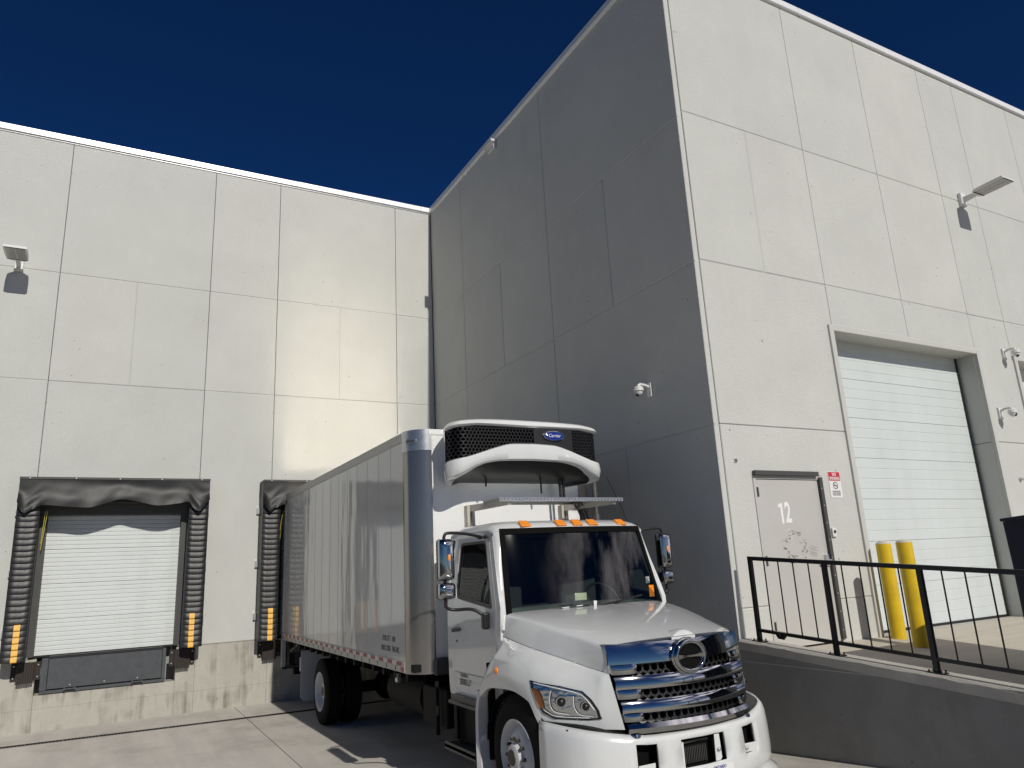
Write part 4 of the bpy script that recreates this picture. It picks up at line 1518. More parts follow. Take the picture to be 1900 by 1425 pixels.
for i in range(25):
    w = -.88+1.76*i/24
    rows.append([(CX+w, yws(w, 2.665)+.01, 2.665), (CX+w, yws(w, 2.66)-.008, 2.662), (CX+w, yws(w, 2.60)-.008, 2.605), (CX+w, yws(w, 2.60)+.008, 2.60)])
b.loft(rows)
b.build('windscreen_seal', M['matte'], cab, smooth=40)
for sg in (-1, 1):
    rows = []
    for j in range(13):
        t_ = j/12
        z = 1.70+.96*t_
        w0 = wsw(z)+.004
        zo = min(2.62, z)
        yo = 6.475+max(0, z-1.90)*.368
        p0 = Vector((CX+sg*w0, yws(w0, z)+.006, z))
        p1 = Vector((CX+sg*(cw(zo)-.004), max(yo, yws(w0, z)+.03), z))
        mid = (p0+p1)/2+Vector((sg*.012, -.012, 0))
        rows.append([p0, mid, p1])
    MB().loft(rows).build('windscreen_pillar', M['paint'], cab, smooth=60)
# back wall, dash, seats, wheel: dark inside
MB().box(CX-1.0, CX+1.0, 7.70, 7.745, 1.02, 2.62).build('back_wall', M['paint'], cab)
MB().box(CX-.95, CX+.95, 7.66, 7.695, 1.08, 2.6).box(CX-.9, CX+.9, 6.70, 7.66, 2.585, 2.60).build('cab_lining', M['interior'], cab)
b = MB().prism([(6.36, 1.70), (6.62, 1.83), (6.80, 1.80), (6.86, 1.66), (6.86, 1.3), (6.36, 1.3)], 'x', CX-.93, CX+.93)
b.build('dashboard', M['interior'], cab, bevel=.02)
for sx_ in (-.52, .48):
    s_ = MB().box(CX+sx_-.25, CX+sx_+.25, 6.98, 7.45, 1.40, 1.55).build('seat', M['seat'], cab, bevel=.05)
    MB().box(CX+sx_-.25, CX+sx_+.25, 7.36, 7.50, 1.5, 2.15).box(CX+sx_-.14, CX+sx_+.14, 7.38, 7.48, 2.17, 2.36).build('backrest', M['seat'], cab, bevel=.04)
b = MB()
c_ = Vector((CX+.48, 6.9, 1.86))
ax1, ax2 = Vector((1, 0, 0)), Vector((0, .42, .9)).normalized()
b.tube([c_+ax1*.22*math.cos(2*math.pi*k/24)+ax2*.22*math.sin(2*math.pi*k/24) for k in range(25)], .014, 8)
b.tube([c_-ax1*.2, c_, c_+ax1*.2], .018, 8)
b.tube([c_, c_+Vector((0, -.12, -.25))], .03, 8)
b.build('steering_wheel', M['black'], cab, smooth=50)
w = -.13
MB().box(CX-.225, CX-.085, yws(w, 1.98)+.012, yws(w, 1.98)+.016, 1.925, 1.995).build('paper_card', M['cardboard'], cab)
MB().box(CX-.33, CX-.225, yws(-.27, 1.98)+.012, yws(-.27, 1.98)+.015, 1.90, 1.985).build('paper_card', M['leveler'], cab)
MB().box(CX+.80, CX+.865, yws(.83, 1.95)+.012, yws(.83, 1.95)+.016, 1.90, 2.02).build('sticker', M['amber'], cab)
MB().box(CX+.785, CX+.835, yws(.81, 2.05)+.012, yws(.81, 2.05)+.016, 2.04, 2.11).build('sticker', M['led'], cab)
def onws(w, z, d):
    return Vector((CX+w, yws(w, z)+d, z))
for (w0, z0, w1, z1) in ((-.10, 1.875, -.72, 1.845), (.62, 1.93, -.02, 1.86)):
    MB().tube([onws(w0, z0, -.025), onws((w0+w1)/2, (z0+z1)/2, -.03), onws(w1, z1, -.025)], .008, 6).tube([onws((w0+w1)/2, (z0+z1)/2, -.035), onws(w1+.05, 1.80, -.03)], .009, 6).build('wiper', M['black'], cab)
MB().tube([onws(-.42, 1.868, -.036), onws(-.34, 1.872, -.036)], .005, 6).tube([onws(-.26, 1.876, -.036), onws(-.19, 1.879, -.036)], .005, 6).build('wiper_clip', M['cam_white'], cab)
MB().add([onws(-.05, 1.86, -.02), onws(-.02, 1.86, -.02), onws(.0, 1.91, -.02), onws(-.04, 1.915, -.02)], [(0, 1, 2, 3)]).build('paper_tag', M['lamp_grey'], cab)

# ---- hood and fenders
YS = [5.06, 5.22, 5.45, 5.75, 6.05, 6.36, 6.54, 6.72]
hw = [.70, .735, .785, .85, .905, .94, .95, .955]
zt = [1.645, 1.685, 1.735, 1.79, 1.835, 1.872, 1.885, 1.895]
ze = [1.60, 1.635, 1.68, 1.735, 1.785, 1.83, 1.85, 1.865]
wc_ = [.705, .745, .82, .915, .975, 1.0, .995, .985]
zc_ = [1.40, 1.425, 1.475, 1.535, 1.585, 1.635, 1.655, 1.67]
wsd = [.76, .82, .92, 1.03, 1.085, 1.095, 1.045, .99]
zsd = [1.37, 1.40, 1.445, 1.505, 1.55, 1.545, 1.46, 1.26]
wf_ = [.79, .90, 1.05, 1.155, 1.185, 1.185, 1.18, 1.165]
zm_ = [1.22, 1.24, 1.28, 1.33, 1.365, 1.36, 1.29, 1.14]
zb_ = [.985, .99, 1.0, 1.175, 1.235, 1.215, 1.09]
YZB = [5.06, 5.3, 5.58, 5.72, 6.0, 6.40, 6.72]
def hoodsec(y):
    g_ = lambda a: herm(YS, a, y)
    w, t_, e, wc, zc = g_(hw), g_(zt), g_(ze), g_(wc_), g_(zc_)
    cr = t_-e
    ctl = [(0, t_), (w*.35, t_-cr*.06), (w*.7, t_-cr*.30), (w*.9, t_-cr*.62), (w, e), (w+(wc-w)*.25+.012, e-(e-zc)*.22), (w+(wc-w)*.6+.012, e-(e-zc)*.6), (wc, zc)]
    return [(p.x, p.y) for p in spline(ctl, 3)]
def fensec(y):
    g_ = lambda a: herm(YS, a, y)
    wc, zc, ws, zs, wf, zm = g_(wc_), g_(zc_), g_(wsd), g_(zsd), g_(wf_), g_(zm_)
    zb = herm(YZB, zb_, y)
    ctl = [(wc-.006, zc-.004), (wc+(ws-wc)*.45, zc+(zs-zc)*.42+.004), (ws, zs), (ws+(wf-ws)*.68, zs-(zs-zm)*.42), (wf, zm), (wf+.004, zm-(zm-zb)*.5), (wf-.004, zb)]
    return [(p.x, p.y) for p in spline(ctl, 4)]
def wy(w, y):
    """the nose is bowed in plan: edges sit further back than the middle"""
    t_ = min(1, max(0, (y-5.06)/1.64))
    return y+.16*min(1.15, (abs(w)/.74)**2)*(1-t_)**1.6
ny = 40
rows = []
for i in range(ny+1):
    y = 5.06+(6.70-5.06)*i/ny
    h = hoodsec(y)
    fy = .06*(1-(i/ny))**6
    rows.append([(CX-w, wy(w, y), z) for w, z in reversed(h)]+[(CX+w, wy(w, y), z) for w, z in h[1:]])
hd = MB().loft(rows)
r0 = rows[0]
hd.loft([[(p[0], p[1]+.05, p[2]-.03) for p in r0], r0])
hood = hd.build('hood', M['paint'], truck, smooth=50)
def hoodpt(w, y, d=0):
    h = hoodsec(y)
    for i in range(len(h)-1):
        if h[i][0] <= abs(w) <= h[i+1][0]:
            t_ = (abs(w)-h[i][0])/max(1e-6, h[i+1][0]-h[i][0])
            return (CX+w, y, h[i][1]+(h[i+1][1]-h[i][1])*t_+d)
# small raised blister behind the emblem
b = MB()
rows = []
for i in range(9):
    a = i/8
    y = 5.075+.15*a
    rows.append([(CX+(-1+2*j/10)*(.13-.04*a), y, hoodpt(0, y)[2]-.012+.05*math.cos((-1+2*j/10)*math.pi/2)*math.cos(a*math.pi/2)) for j in range(11)])
b.loft(rows)
b.loft([[(p[0], p[1]-.004, p[2]-.06) for p in rows[0]], rows[0]])
b.build('emblem_blister', M['paint'], hood, smooth=60)
FEN = {}
for sg in (-1, 1):
    rows = []
    for i in range(ny*2+1):
        y = 5.06+(6.72-5.06)*i/(ny*2)
        s_ = fensec(y)
        s_ = s_+[(s_[-1][0]-.035, s_[-1][1]-.004), (s_[-1][0]-.05, s_[-1][1]+.05)]
        rows.append([(CX+sg*w, wy(w, y), z) for w, z in s_])
    fb = MB().loft(rows)
    r0 = rows[0][:-2]
    cap = []
    for k in range(4):
        a = k/3
        q = []
        for p in r0:
            w1 = .655+.09*(p[2]-.93)/.7
            y1 = 4.99+.17*(w1/.74)**2+.11*(p[2]-.95)/.7-.025
            q.append((p[0]+(CX+sg*w1-p[0])*a, p[1]+(y1-p[1])*a, p[2]))
        cap.append(q)
    cap.append([(p[0], p[1]+.08, p[2]) for p in cap[-1]])
    fb.loft(cap)
    e = rows[-1]
    fb.loft([e, [(CX+sg*.99, 6.80, max(p[2], 1.08)) for p in e]])
    # inner wheel house
    fen = fb.build('fender', M['paint'], truck, smooth=50)
    FEN[sg] = fen
    # trailing strip of the arch down behind the wheel
    st_ = [(6.66, 1.16), (6.72, 1.0), (6.735, .75), (6.73, .45)]
    b = MB()
    b.loft([[(CX+sg*1.17, y, z), (CX+sg*1.185, y+.03, z), (CX+sg*1.165, y+.085-.01*k, z), (CX+sg*1.0, y+.09-.01*k, z), (CX+sg*1.0, y+.02, z)] for k, (y, z) in enumerate([(p.x, p.y) for p in spline(st_, 4)])], closed=True)
    b.build('arch_extension', M['paint'], fen, smooth=50)
    b = MB()
    rows_ = []
    for k in range(13):
        a = math.pi*k/12
        rows_.append([(CX+sg*w, 6.10+.60*math.cos(a), .72+.60*math.sin(a)*(.82 if w > .9 else .95)) for w in (.60, .8, 1.0, 1.10)])
    b.loft(rows_)
    b.box(CX+sg*.60-.02, CX+sg*.60+.02, 5.35, 6.8, .6, 1.5)
    b.build('wheel_house', M['matte'], fen)  # liner, with the guard below, added to keep light out of the wheel well
    MB().box(min(CX+sg*.62, CX+sg*1.08), max(CX+sg*.62, CX+sg*1.08), 6.66, 6.70, .55, 1.4).build('splash_guard', M['matte'], fen)
    x_ = CX+sg*(fensec(6.32)[13][0])
    # round amber repeater
    MB().ell((CX+sg*1.183, 6.29, 1.372), (.016, .034, .034), 16, 8).build('side_repeater', M['amber'], fen, smooth=60)

def fenpt(sg, y, t_, d):
    """point on the fender: t along the section 0 crease..1 bottom, pushed out by d"""
    def raw(y, t):
        s_ = fensec(y)
        k = max(0, min(len(s_)-1.001, t*(len(s_)-1)))
        i = int(k)
        w = s_[i][0]+(s_[i+1][0]-s_[i][0])*(k-i)
        return Vector((w, wy(w, y), s_[i][1]+(s_[i+1][1]-s_[i][1])*(k-i)))
    p = raw(y, t_)
    a = raw(y+.01, t_)-raw(y-.01, t_)
    c = raw(y, min(1, t_+.02))-raw(y, max(0, t_-.02))
    n_ = a.cross(c)
    n_.normalize()
    if n_.x < 0:
        n_ = -n_
    p = p+n_*d
    return Vector((CX+sg*p.x, p.y, p.z))
HL = [(5.66, .635), (5.57, .637), (5.37, .61), (5.20, .62), (5.13, .70), (5.078, .80), (5.064, .885), (5.16, .905), (5.42, .92), (5.53, .885), (5.59, .80), (5.635, .715)]
#HLPOLY
def patch(sg, poly, d, name, m, parent, hole=None, thick=None, n=3):
    pf = []
    for i in range(len(poly)):
        a, c = poly[i], poly[(i+1) % len(poly)]
        pf += [(a[0]+(c[0]-a[0])*k/n, a[1]+(c[1]-a[1])*k/n) for k in range(n)]
    bm = bmesh.new()
    def loop(pl):
        vs = [bm.verts.new((u, v, 0)) for u, v in pl]
        return [bm.edges.new((vs[i], vs[(i+1) % len(vs)])) for i in range(len(vs))]
    es = loop(pf)
    if hole:
        hf = []
        for i in range(len(hole)):
            a, c = hole[i], hole[(i+1) % len(hole)]
            hf += [(a[0]+(c[0]-a[0])*k/n, a[1]+(c[1]-a[1])*k/n) for k in range(n)]
        es += loop(hf)
    bmesh.ops.triangle_fill(bm, use_beauty=True, edges=es)
    if not hole:
        bmesh.ops.subdivide_edges(bm, edges=[e for e in bm.edges if not e.is_boundary], cuts=2, use_grid_fill=True)
        bmesh.ops.triangulate(bm, faces=bm.faces)
    if thick:
        ret = bmesh.ops.extrude_face_region(bm, geom=list(bm.faces))
        back = {g for g in ret['geom'] if isinstance(g, bmesh.types.BMVert)}
    else:
        back = set()
    for v in bm.verts:
        v.co = fenpt(sg, v.co.x, v.co.y, d-(thick if v in back else 0))-off(parent)
    bmesh.ops.recalc_face_normals(bm, faces=bm.faces)
    me = bpy.data.meshes.new(name)
    bm.to_mesh(me)
    bm.free()
    me.materials.append(m)
    for p in me.polygons:
        p.use_smooth = True
    me.set_sharp_from_angle(angle=R(40))
    o = bpy.data.objects.new(name, me)
    COL.objects.link(o)
    o.parent = parent
    OFF[o.name] = off(parent)
    return o
def shrink(poly, k):
    cx = sum(p[0] for p in poly)/len(poly)
    cy = sum(p[1] for p in poly)/len(poly)
    return [(cx+(p[0]-cx)*k, cy+(p[1]-cy)*k) for p in poly]
for sg in (-1, 1):
    hl = patch(sg, shrink(HL, 1.04), .007, 'headlight', M['black'], truck, hole=shrink(HL, .96), thick=.03)
    patch(sg, shrink(HL, .99), .002, 'reflector', M['reflector'], hl)
    patch(sg, [(5.632, .71), (5.575, .70), (5.53, .76), (5.515, .85), (5.575, .845)], .010, 'turn_signal', M['amber'], hl, thick=.006)
    for (yy, tt, rr) in ((5.36, .765, .048), (5.17, .775, .042)):
        p = fenpt(sg, yy, tt, .004)
        q_ = fenpt(sg, yy, tt, .05)
        nd = (q_-p).normalized()
        nd = (nd+Vector((0, -1.2, 0))).normalized()
        MB().cyl(p-nd*.02, p+nd*.010, rr, rr*.96, n=20).build('projector_ring', M['chrome'], hl, smooth=40)
        b = MB().ell(p+nd*.004, (rr*.72, rr*.72, rr*.72), 16, 10)
        b.build('projector_lens', M['black'], hl, smooth=60)
    # bright light-guide strokes
    b = MB()
    for (poly) in ([(5.44, .68), (5.455, .78), (5.42, .86), (5.30, .87)], [(5.26, .69), (5.255, .80), (5.21, .865), (5.11, .865)], [(5.62, .65), (5.42, .64), (5.23, .65), (5.16, .70), (5.10, .80)], [(5.52, .86), (5.40, .90), (5.14, .885)]):
        b.tube([fenpt(sg, p.x, p.y, .010) for p in spline(poly, 4)], .0055, 6)
    b.build('light_guide', M['cam_white'], hl, smooth=50)
    orient(patch(sg, shrink(HL, .97), .013, 'lens', M['lens'], hl), (sg, -1, 0))

# ---- front end: grille, emblem, bumper
def yg(w):
    return 4.99+.17*(w/.74)**2
nose = MB()
rows = []
for i in range(21):
    w = -.62+1.24*i/20
    rows.append([(CX+w, yg(w)+.16, 1.60), (CX+w, yg(w)+.075, .93)])
nose.loft(rows)
ng = nose.build('grille', M['matte'], truck, smooth=50)
def gy(z):
    return .11*(z-.95)/.7-.035             # leans back towards the top
def fg(u, v, d):
    return (CX+u, yg(u)+gy(v)+.045+d, v)
o = hexgrid(fg, -.56, .56, 1.0, 1.56, .040, None, .22).build('hex_mesh', M['black'], ng, fix=False)
o['kind'] = 'stuff'
HALF = lambda z: .645+.09*(z-.93)/.7      # grille narrows downwards
def cbar(zt_, zm, zb__, win, wtop=None):
    """C-shaped chrome bar: full-width blade between zm and zt_, end blocks down to zb__"""
    b = MB()
    n = 36
    rows = []
    for i in range(n+1):
        u = -1+2*i/n
        w = u*HALF((zt_+zm)/2)
        y = yg(w)
        rows.append([(CX+w, y+gy(zt_)+.05, zt_), (CX+w, y+gy(zt_)-.008, zt_-.004), (CX+w, y+gy(zt_)-.032, zt_-(zt_-zm)*.45), (CX+w, y+gy(zm)-.012, zm+.006), (CX+w, y+gy(zm)+.05, zm)])
    b.loft(rows)
    for sg in (-1, 1):
        rows = []
        for i in range(9):
            t_ = i/8
            wi, wo = win, HALF(zm)
            w = wi+(wo-wi)*t_
            wl = (wi+.02)+(HALF(zb__)-wi-.02)*t_
            d = -.018*math.sin(t_*math.pi)**.5-.006
            rows.append([(CX+sg*w, yg(w)+gy(zm)+d-.004, zm+.008), (CX+sg*(w+wl)/2, yg((w+wl)/2)+gy((zm+zb__)/2)+d-.012, (zm+zb__)/2), (CX+sg*wl, yg(wl)+gy(zb__)+d, zb__), (CX+sg*wl, yg(wl)+gy(zb__)+.05, zb__-.002)])
        b.loft(rows)
        b.loft([rows[0], [(p[0], p[1]+.06, p[2]) for p in rows[0]]])
        b.loft([[(p[0], p[1]+.06, p[2]) for p in rows[-1]], rows[-1]])
    return b.build('grille_bar', M['chrome'], ng, smooth=42)
cbar(1.622, 1.455, 1.388, .50)
cbar(1.375, 1.265, 1.205, .50)
cbar(1.193, 1.092, 1.040, .51)
cbar(1.028, .945, .91, .56)
# emblem: ring, crossbar, dark field
ec = Vector((CX-.015, yg(0)+gy(1.48)-.045, 1.485))
def ering(rx, rz, w_, y, m, name, par):
    b = MB()
    n = 40
    rows = []
    for k in range(n):
        a = 2*math.pi*k/n
        c, s = math.cos(a), math.sin(a)
        rows.append([(ec.x+(rx+o_)*c, ec.y+y+dy, ec.z+(rz+o_)*s) for o_, dy in ((w_, .02), (w_*.8, -.008), (0, -.016), (-w_*.8, -.008), (-w_, .02))])
    rows.append(rows[0])
    b.loft(rows)
    return b.build(name, m, par, smooth=60)
MB().prism([(ec.x+.185*math.cos(2*math.pi*k/32), ec.z+.150*math.sin(2*math.pi*k/32)) for k in range(32)], 'y', ec.y+.012, ec.y+.05).build('emblem_base', M['chrome'], ng, bevel=.012)
em = ering(.150, .118, .022, -.004, M['chrome'], 'emblem', ng)
MB().prism([(ec.x+.135*math.cos(2*math.pi*k/32), ec.z+.105*math.sin(2*math.pi*k/32)) for k in range(32)], 'y', ec.y+.004, ec.y+.014).build('emblem_field', M['matte'], ng)
b = MB()
for (zc0, bow) in ((.0, 0),):
    rows = []
    for i in range(17):
        u = -1+2*i/16
        x = u*.135
        hh = .012+.020*abs(u)**2.2
        rows.append([(ec.x+x, ec.y+.004, ec.z+hh), (ec.x+x, ec.y-.014, ec.z+hh*.6), (ec.x+x, ec.y-.014, ec.z-hh*.6), (ec.x+x, ec.y+.004, ec.z-hh)])
    b.loft(rows)
b.build('emblem_bar', M['chrome'], ng, smooth=40)

# bumper with real openings
BW = [0, .45, .75, .95, 1.06, 1.12, 1.16]
BYs = [4.93, 4.965, 5.05, 5.16, 5.30, 5.45, 5.62]
def by(w):
    return herm(BW, BYs, abs(w))
wsx = [-1.16, -1.14, -1.12, -1.09, -1.06, -1.0, -.95, -.88, -.80, -.70, -.637, -.545, -.457, -.36, -.235, -.12, 0, .12, .235, .36, .457, .545, .637, .70, .80, .88, .95, 1.0, 1.06, 1.09, 1.12, 1.14, 1.16]
zsx = [.50, .525, .56, .61, .665, .735, .80, .875, .91, .935]
HOLES = [(-.637, -.457, .665, .875), (.457, .637, .665, .875), (-.235, .235, .665, .875)]
def zup(w):
    return .10*max(0, (abs(w)-.5)/.66)**1.3
def bpt(w, z):
    t_ = (z-.42)/.515
    d = {0: .03}.get(0)
    prof = herm([.50, .525, .56, .62, .75, .875, .91, .935], [.030, .012, .004, 0, .004, .014, .026, .05], z)
    k = 1+(-prof*.9)/1.16
    zz_ = z+zup(w)*max(0, (z-.6)/.335)
    return (CX+w*k, by(w)+prof, zz_)
b = MB()
nw, nz_ = len(wsx), len(zsx)
vs = [bpt(w, z) for z in zsx for w in wsx]
fs = []
for j in range(nz_-1):
    for i in range(nw-1):
        wm, zm = (wsx[i]+wsx[i+1])/2, (zsx[j]+zsx[j+1])/2
        if any(a < wm < c and d < zm < e for a, c, d, e in HOLES):
            continue
        fs.append((j*nw+i, j*nw+i+1, (j+1)*nw+i+1, (j+1)*nw+i))
b.add(vs, fs)
bumper_ = b.build('bumper', M['paint'], truck, smooth=50)
md_ = bumper_.modifiers.new('shell', 'SOLIDIFY')
md_.thickness = .03
md_.offset = -1 if bumper_.data.polygons[0].normal.y < 0 else 1
# lower valance with a flared end
rows = []
for i in range(33):
    w = wsx[i]
    fl = .05*max(0, (abs(w)-.8)/.36)
    rows.append([(CX+w*.975, by(w)+.05, .500), (CX+w*.99, by(w)+.012, .492), (CX+w*(1.005+fl*1.2), by(w)-.004-fl*.6, .465-fl*.6), (CX+w*(1.0+fl*1.3), by(w)+.0-fl*.4, .345), (CX+w*.96, by(w)+.08, .33)])
MB().loft(rows).build('valance', M['paint'], bumper_, smooth=40)
b = MB()
for (a, c, d, e) in HOLES:
    b.box(CX+a-.05, CX+c+.05, by((a+c)/2)+.12, by((a+c)/2)+.14, d-.05, e+.05)
b.box(CX-1.05, CX+1.05, 5.35, 5.37, .4, 1.0)
b.build('opening_back', M['matte'], bumper_)
for (a, c, d, e) in HOLES[:2]:
    m_ = (a+c)/2
    tb = MB().prism([(CX+a+.004, d+.002), (CX+c-.03, d+.002), (CX+c-.012, d+.04), (CX+c-.012, d+.07), (CX+a+.004, d+.07)], 'y', by(m_)+.02, by(m_)+.028).build('tow_tab', M['paint'], bumper_, bevel=.003, seg=1)
    MB().ell((CX+a+.045, by(m_)+.016, d+.036), (.018, .014, .018), 12, 8).build('bolt', M['galv'], bumper_, smooth=60)
a, c, d, e = HOLES[2]
tb = MB().prism([(CX+.115, d+.0), (CX+.165, d), (CX+.185, d+.02), (CX+.175, e-.01), (CX+.12, e-.01)], 'y', by(.14)+.02, by(.14)+.028).build('tow_tab', M['paint'], bumper_, bevel=.003, seg=1)
MB().ell((CX+.15, by(.14)+.014, d+.085), (.018, .014, .018), 12, 8).build('bolt', M['galv'], bumper_, smooth=60)
MB().box(CX-.235, CX-.215, by(.22)+.01, by(.22)+.03, d, e-.02).build('tow_tab', M['paint'], bumper_)
b = MB()
for k in range(15):
    b.box(CX-.19+k*.018, CX-.19+k*.018+.007, by(0)+.085, by(0)+.11, d+.01, d+.13)
b.box(CX-.2, CX+.1, by(0)+.09, by(0)+.115, d+.16, d+.175)
b.build('cooler_fins', M['dark_metal'], bumper_)
# licence plate under the centre opening
pl_ = MB().prism(rrect(CX-.05, CX+.25, .508, .655, .012), 'y', by(0)-.020, by(0)-.016).build('licence_plate', M['sign_white'], truck)
text('ONTARIO', 'lettering', M['blue_badge'], pl_, .034, (CX+.10, by(0)-.0215, .634), (R(90), 0, 0), sx=.9, bold=.0006)
# black gap strip between bumper and body
rows = []
for i in range(33):
    w = wsx[i]*.985
    rows.append([(CX+w*.97, by(w)+.06, .90+zup(w)), (CX+w*.96, by(w)+.10, .935+zup(w)), (CX+w*.90, by(w)+.24, .985+zup(w)*.6)])
MB().loft(rows).build('gap_filler', M['black'], truck, smooth=50)
MB().box(CX-.70, CX+.70, 5.33, 5.37, .6, 1.62).build('radiator', M['matte'], truck)

# ---- mirrors
for sg in (-1, 1):
    mx_, my_ = CX+sg*1.395, 6.88
    arm = MB()
    arm.tube(spline([(CX+sg*.955, 6.95, 2.60), (CX+sg*1.15, 6.92, 2.635), (mx_-sg*.06, my_+.02, 2.645), (mx_, my_+.02, 2.62), (mx_+sg*.005, my_+.02, 2.5), (mx_+sg*.005, my_+.02, 2.0), (mx_, my_+.02, 1.93), (mx_-sg*.08, my_+.01, 1.90), (CX+sg*1.16, 6.80, 1.895), (CX+sg*1.06, 6.74, 1.83)], 5), .016, 10)
    mir = arm.build('mirror', M['black'], truck, smooth=50)
    for (z0, z1, w_, dep) in ((2.185, 2.585, .083, .075), (2.0, 2.16, .088, .07)):
        n = 8
        b = MB()
        zc, hz = (z0+z1)/2, (z1-z0)/2
        rr = rrect(-w_, w_, -hz, hz, .035, 5)
        rows = []
        for (k, dy) in ((1.0, .025), (1.0, .0), (.97, -.025), (.86, -.048), (.6, -dep+.006), (.25, -dep)):
            rows.append([(mx_+x*(k if True else 1), my_+dy, zc+z*(1-(1-k)*w_/hz*1.1)) for x, z in rr])
        b.loft(rows, closed=True)
        b.f.append(tuple(range(len(b.v)-len(rr), len(b.v))))
        b.build('mirror_shell', M['chrome'], mir, smooth=50)
        MB().prism([(mx_+x*1.03, zc+z*1.012) for x, z in rr], 'y', my_+.012, my_+.045).build('mirror_frame', M['black'], mir, bevel=.006)
        MB().prism([(mx_+x*.9, zc+z*.94) for x, z in rr], 'y', my_+.044, my_+.047).build('mirror_glass', M['chrome'], mir)
    MB().ell((mx_-sg*.005, my_-.073, 2.40), (.016, .010, .035), 14, 8).build('repeater', M['amber'], mir, smooth=60)
    b = MB()
    b.box(CX+sg*1.05-.035, CX+sg*1.05+.035, 6.70, 6.78, 1.70, 1.86)
    b.build('arm_foot', M['black'], mir, bevel=.02)
    b = MB()
    b.ell((CX+sg*.985, 6.93, 2.595), (.03, .05, .02), 10, 6).ell((CX+sg*.985, 6.80, 2.59), (.025, .04, .018), 10, 6).tube([(CX+sg*.985, 6.96, 2.6), (CX+sg*.99, 6.78, 2.6)], .01, 6)
    b.build('arm_foot', M['black'], mir, smooth=60)

# ---- chassis
ch = MB().box(CX-.47, CX-.39, 5.45, 15.0, .80, 1.06).box(CX+.39, CX+.47, 5.45, 15.0, .80, 1.06).build('chassis_rail', M['chassis'], truck)
b = MB()
for y in (7.9, 9.2, 10.5, 11.6, 13.4, 14.6):
    b.box(CX-.39, CX+.39, y-.05, y+.05, .84, 1.0)
for k in range(16):
    y = 8.5+k*.42
    b.box(BX0+.05, BX1-.05, y-.035, y+.035, 1.07, BZ0+.019)
b.build('cross_member', M['chassis'], ch)
MB().cyl((CX, 6.6, .72), (CX, 12.4, .52), .07, n=12).build('drive_shaft', M['chassis'], ch, smooth=40)  # unseen, added with the air tanks to deepen the shade under the truck
for y_ in (7.3, 10.6, 11.3):
    MB().cyl((CX+.05, y_, .66), (CX+.05, y_+.55, .66), .14, n=16).build('air_tank', M['chassis'], ch, smooth=40)  # unseen tanks added as occluders to darken the underbody
MB().box(CX-.3, CX+.3, 5.5, 6.6, .55, 1.2).build('engine_block', M['matte'], ch, bevel=.04)
bb = MB().box(3.36, 3.92, 7.85, 8.55, .62, 1.02).build('battery_box', M['chassis'], truck, bevel=.02)
MB().cyl((4.95, 8.2, .78), (4.95, 9.8, .78), .28, n=24).build('fuel_tank', M['alu'], truck, smooth=40)
tk = MB().cyl((3.72, 8.9, .80), (3.72, 10.1, .80), .26, n=24).build('fuel_tank', M['chassis'], truck, smooth=40)
MB().box(3.30, 3.34, 8.0, 8.03, .55, 1.1).build('side_bracket', M['chassis'], truck)
MB().box(3.16, 3.20, 8.85, 8.93, 1.02, 1.12).build('side_bracket', M['alu'], truck)
# cab steps
sp = MB().box(3.28, 3.62, 6.86, 7.62, .93, .965).box(3.30, 3.62, 6.90, 7.60, .955, 1.02).build('cab_step', M['dark_metal'], truck, bevel=.008)
MB().box(3.30, 3.34, 6.95, 7.02, .6, .95).box(3.30, 3.34, 7.45, 7.52, .6, .95).box(3.36, 3.62, 6.92, 7.58, .58, .93).build('step_bracket', M['chassis'], sp)
MB().box(3.22, 3.52, 6.86, 7.60, .52, .56).box(3.22, 3.24, 6.86, 7.60, .50, .58).build('cab_step', M['dark_metal'], truck, bevel=.006)
MB().box(3.36, 3.42, 6.74, 7.74, 1.0, 1.07).build('sill', M['paint'], truck, bevel=.01)

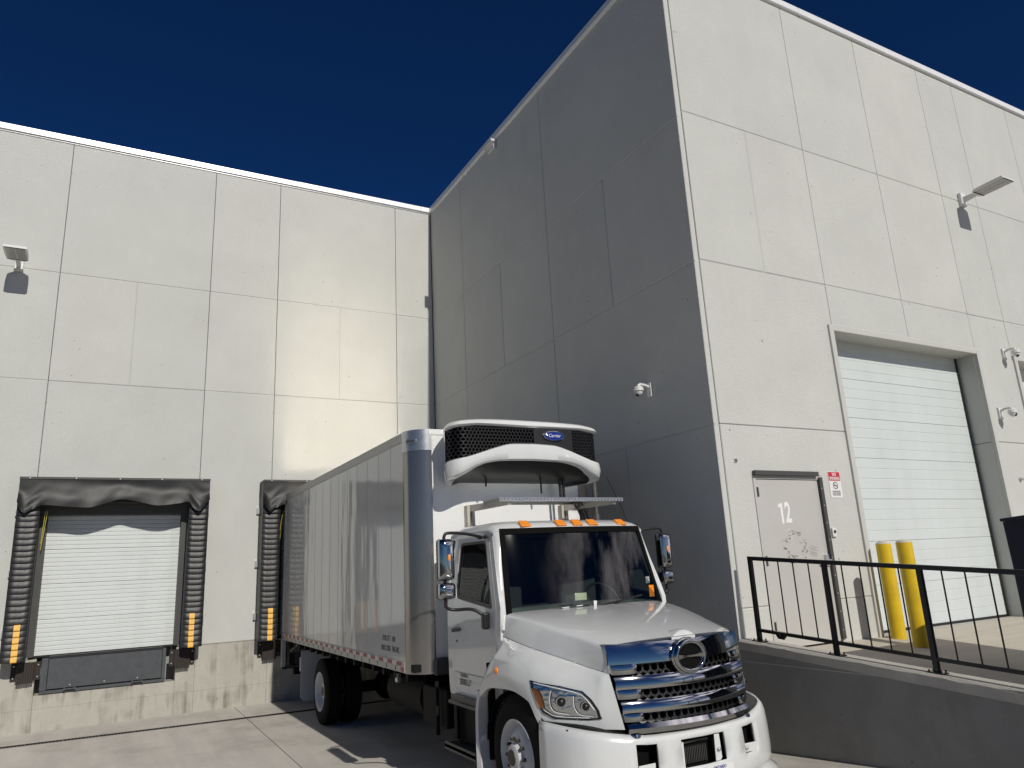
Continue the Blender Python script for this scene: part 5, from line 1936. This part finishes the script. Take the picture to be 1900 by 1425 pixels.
# ---- wheels
def wheel(x, y, z, sg, rr, front):
    """sg: outward direction along X"""
    w_ = .26
    t_ = MB().lathe([(sg*a, r) for a, r in ((0.0, .29), (0.005, .315), (.0, .40), (-.012, .455), (-.04, .487), (-.07, rr), (-.13, rr+.004), (-.19, rr), (-.22, .487), (-.25, .455), (-.262, .40), (-.255, .3))], (x, y, z), 'x', 48)
    wh_ = t_.build('wheel', M['tyre'], truck, smooth=40)
    b = MB()
    for k in range(48):                          # tread blocks
        a = 2*math.pi*k/48
        for (o_, wd) in ((-.055, .028), (-.13, .05), (-.205, .028)):
            c_, s_ = math.cos(a), math.sin(a)
            c2, s2 = math.cos(a+.09), math.sin(a+.09)
            R1 = rr+.012
            b.add([(x+sg*(o_-wd), y+rr*.985*c_, z+rr*.985*s_), (x+sg*(o_+wd), y+rr*.985*c_, z+rr*.985*s_), (x+sg*(o_+wd), y+R1*c_, z+R1*s_), (x+sg*(o_-wd), y+R1*c_, z+R1*s_),
                   (x+sg*(o_-wd), y+rr*.985*c2, z+rr*.985*s2), (x+sg*(o_+wd), y+rr*.985*c2, z+rr*.985*s2), (x+sg*(o_+wd), y+R1*c2, z+R1*s2), (x+sg*(o_-wd), y+R1*c2, z+R1*s2)],
                  [(0, 1, 2, 3), (7, 6, 5, 4), (3, 2, 6, 7), (0, 3, 7, 4), (1, 5, 6, 2)])
    o = b.build('tread', M['tyre'], wh_)
    o['kind'] = 'stuff'
    if front:
        prof = [(-.25, .285), (-.01, .285), (.004, .300), (.008, .292), (-.004, .280), (-.05, .268), (-.075, .25), (-.02, .20), (.0, .165), (.0, .12), (.01, .115), (.04, .10), (.055, .06), (.055, .001)]
    else:
        prof = [(-.25, .285), (-.01, .285), (.004, .300), (.008, .292), (-.004, .280), (-.03, .268), (-.10, .255), (-.15, .235), (-.165, .19), (-.165, .12), (-.08, .115), (-.05, .10), (-.045, .06), (-.045, .001)]
    MB().lathe([(sg*a, r) for a, r in prof], (x, y, z), 'x', 48).build('rim', M['rim'], wh_, smooth=35)
    lug = MB().cyl((0, 0, 0), (sg*.035, 0, 0), .017, .015, n=6).mesh('lug_nut', M['lug'])
    for k in range(10):
        a = 2*math.pi*k/10
        inst(lug, 'lug_nut', wh_, (x+sg*(.0 if front else -.165), y+.143*math.cos(a), z+.143*math.sin(a)))
    MB().cyl((x-sg*.05, y, z), (x+sg*(.058 if front else -.04), y, z), .085, .065, n=20).build('hub', M['lug'], wh_, smooth=40)
RRW = .486
fz = gz(6.05)+RRW+.008
wheel(3.235, 6.05, fz, -1, RRW, True)
wheel(5.505, 6.05, fz, 1, RRW, True)
rz_ = gz(12.6)+RRW+.008
for (x, sg) in ((3.20, -1), (3.52, -1), (5.54, 1), (5.22, 1)):
    wheel(x, 12.66, rz_, sg, RRW, False)
MB().cyl((3.5, 12.66, rz_), (5.2, 12.66, rz_), .09, n=14).ell((CX, 12.66, rz_), (.25, .25, .25), 16, 10).build('rear_axle', M['chassis'], truck, smooth=40)
MB().cyl((3.5, 6.05, fz), (5.2, 6.05, fz), .06, n=12).build('front_axle', M['chassis'], truck, smooth=40)
for x0_, x1_ in ((3.14, 3.80), (4.94, 5.60)):
    MB().prism([(x0_, 1.05), (x1_, 1.05), (x1_, .28), (x1_-.06, .22), (x0_+.06, .22), (x0_, .28)], 'y', 13.74, 13.755).build('mudflap', M['flap'], truck)
# rear under-ride frame, lift folded under the tail
b = MB().box(3.15, 3.25, 14.75, 14.95, .72, 1.17).box(5.49, 5.59, 14.75, 14.95, .72, 1.17).box(3.25, 5.49, 14.80, 14.90, .55, .66).box(3.6, 3.7, 14.80, 14.9, .66, 1.1).box(5.0, 5.1, 14.80, 14.9, .66, 1.1)
b.build('underride_guard', M['chassis'], truck, bevel=.01)
b = MB()
b.add([(3.16, 14.1, 1.13), (3.5, 14.1, 1.13), (3.5, 14.75, .95), (3.16, 14.75, .95), (3.16, 14.1, 1.17), (3.5, 14.1, 1.17), (3.5, 14.75, 1.0), (3.16, 14.75, 1.0)], [(0, 3, 2, 1), (4, 5, 6, 7), (0, 1, 5, 4), (1, 2, 6, 5), (2, 3, 7, 6), (3, 0, 4, 7)])
b.build('lift_arm', M['dark_metal'], truck)
MB().box(3.3, 3.62, 14.2, 14.5, .62, .9).build('tool_box', M['dark_metal'], truck, bevel=.012)
MB().box(3.28, 3.30, 14.22, 14.48, .64, .88).build('tool_box_lid', M['flap'], truck)
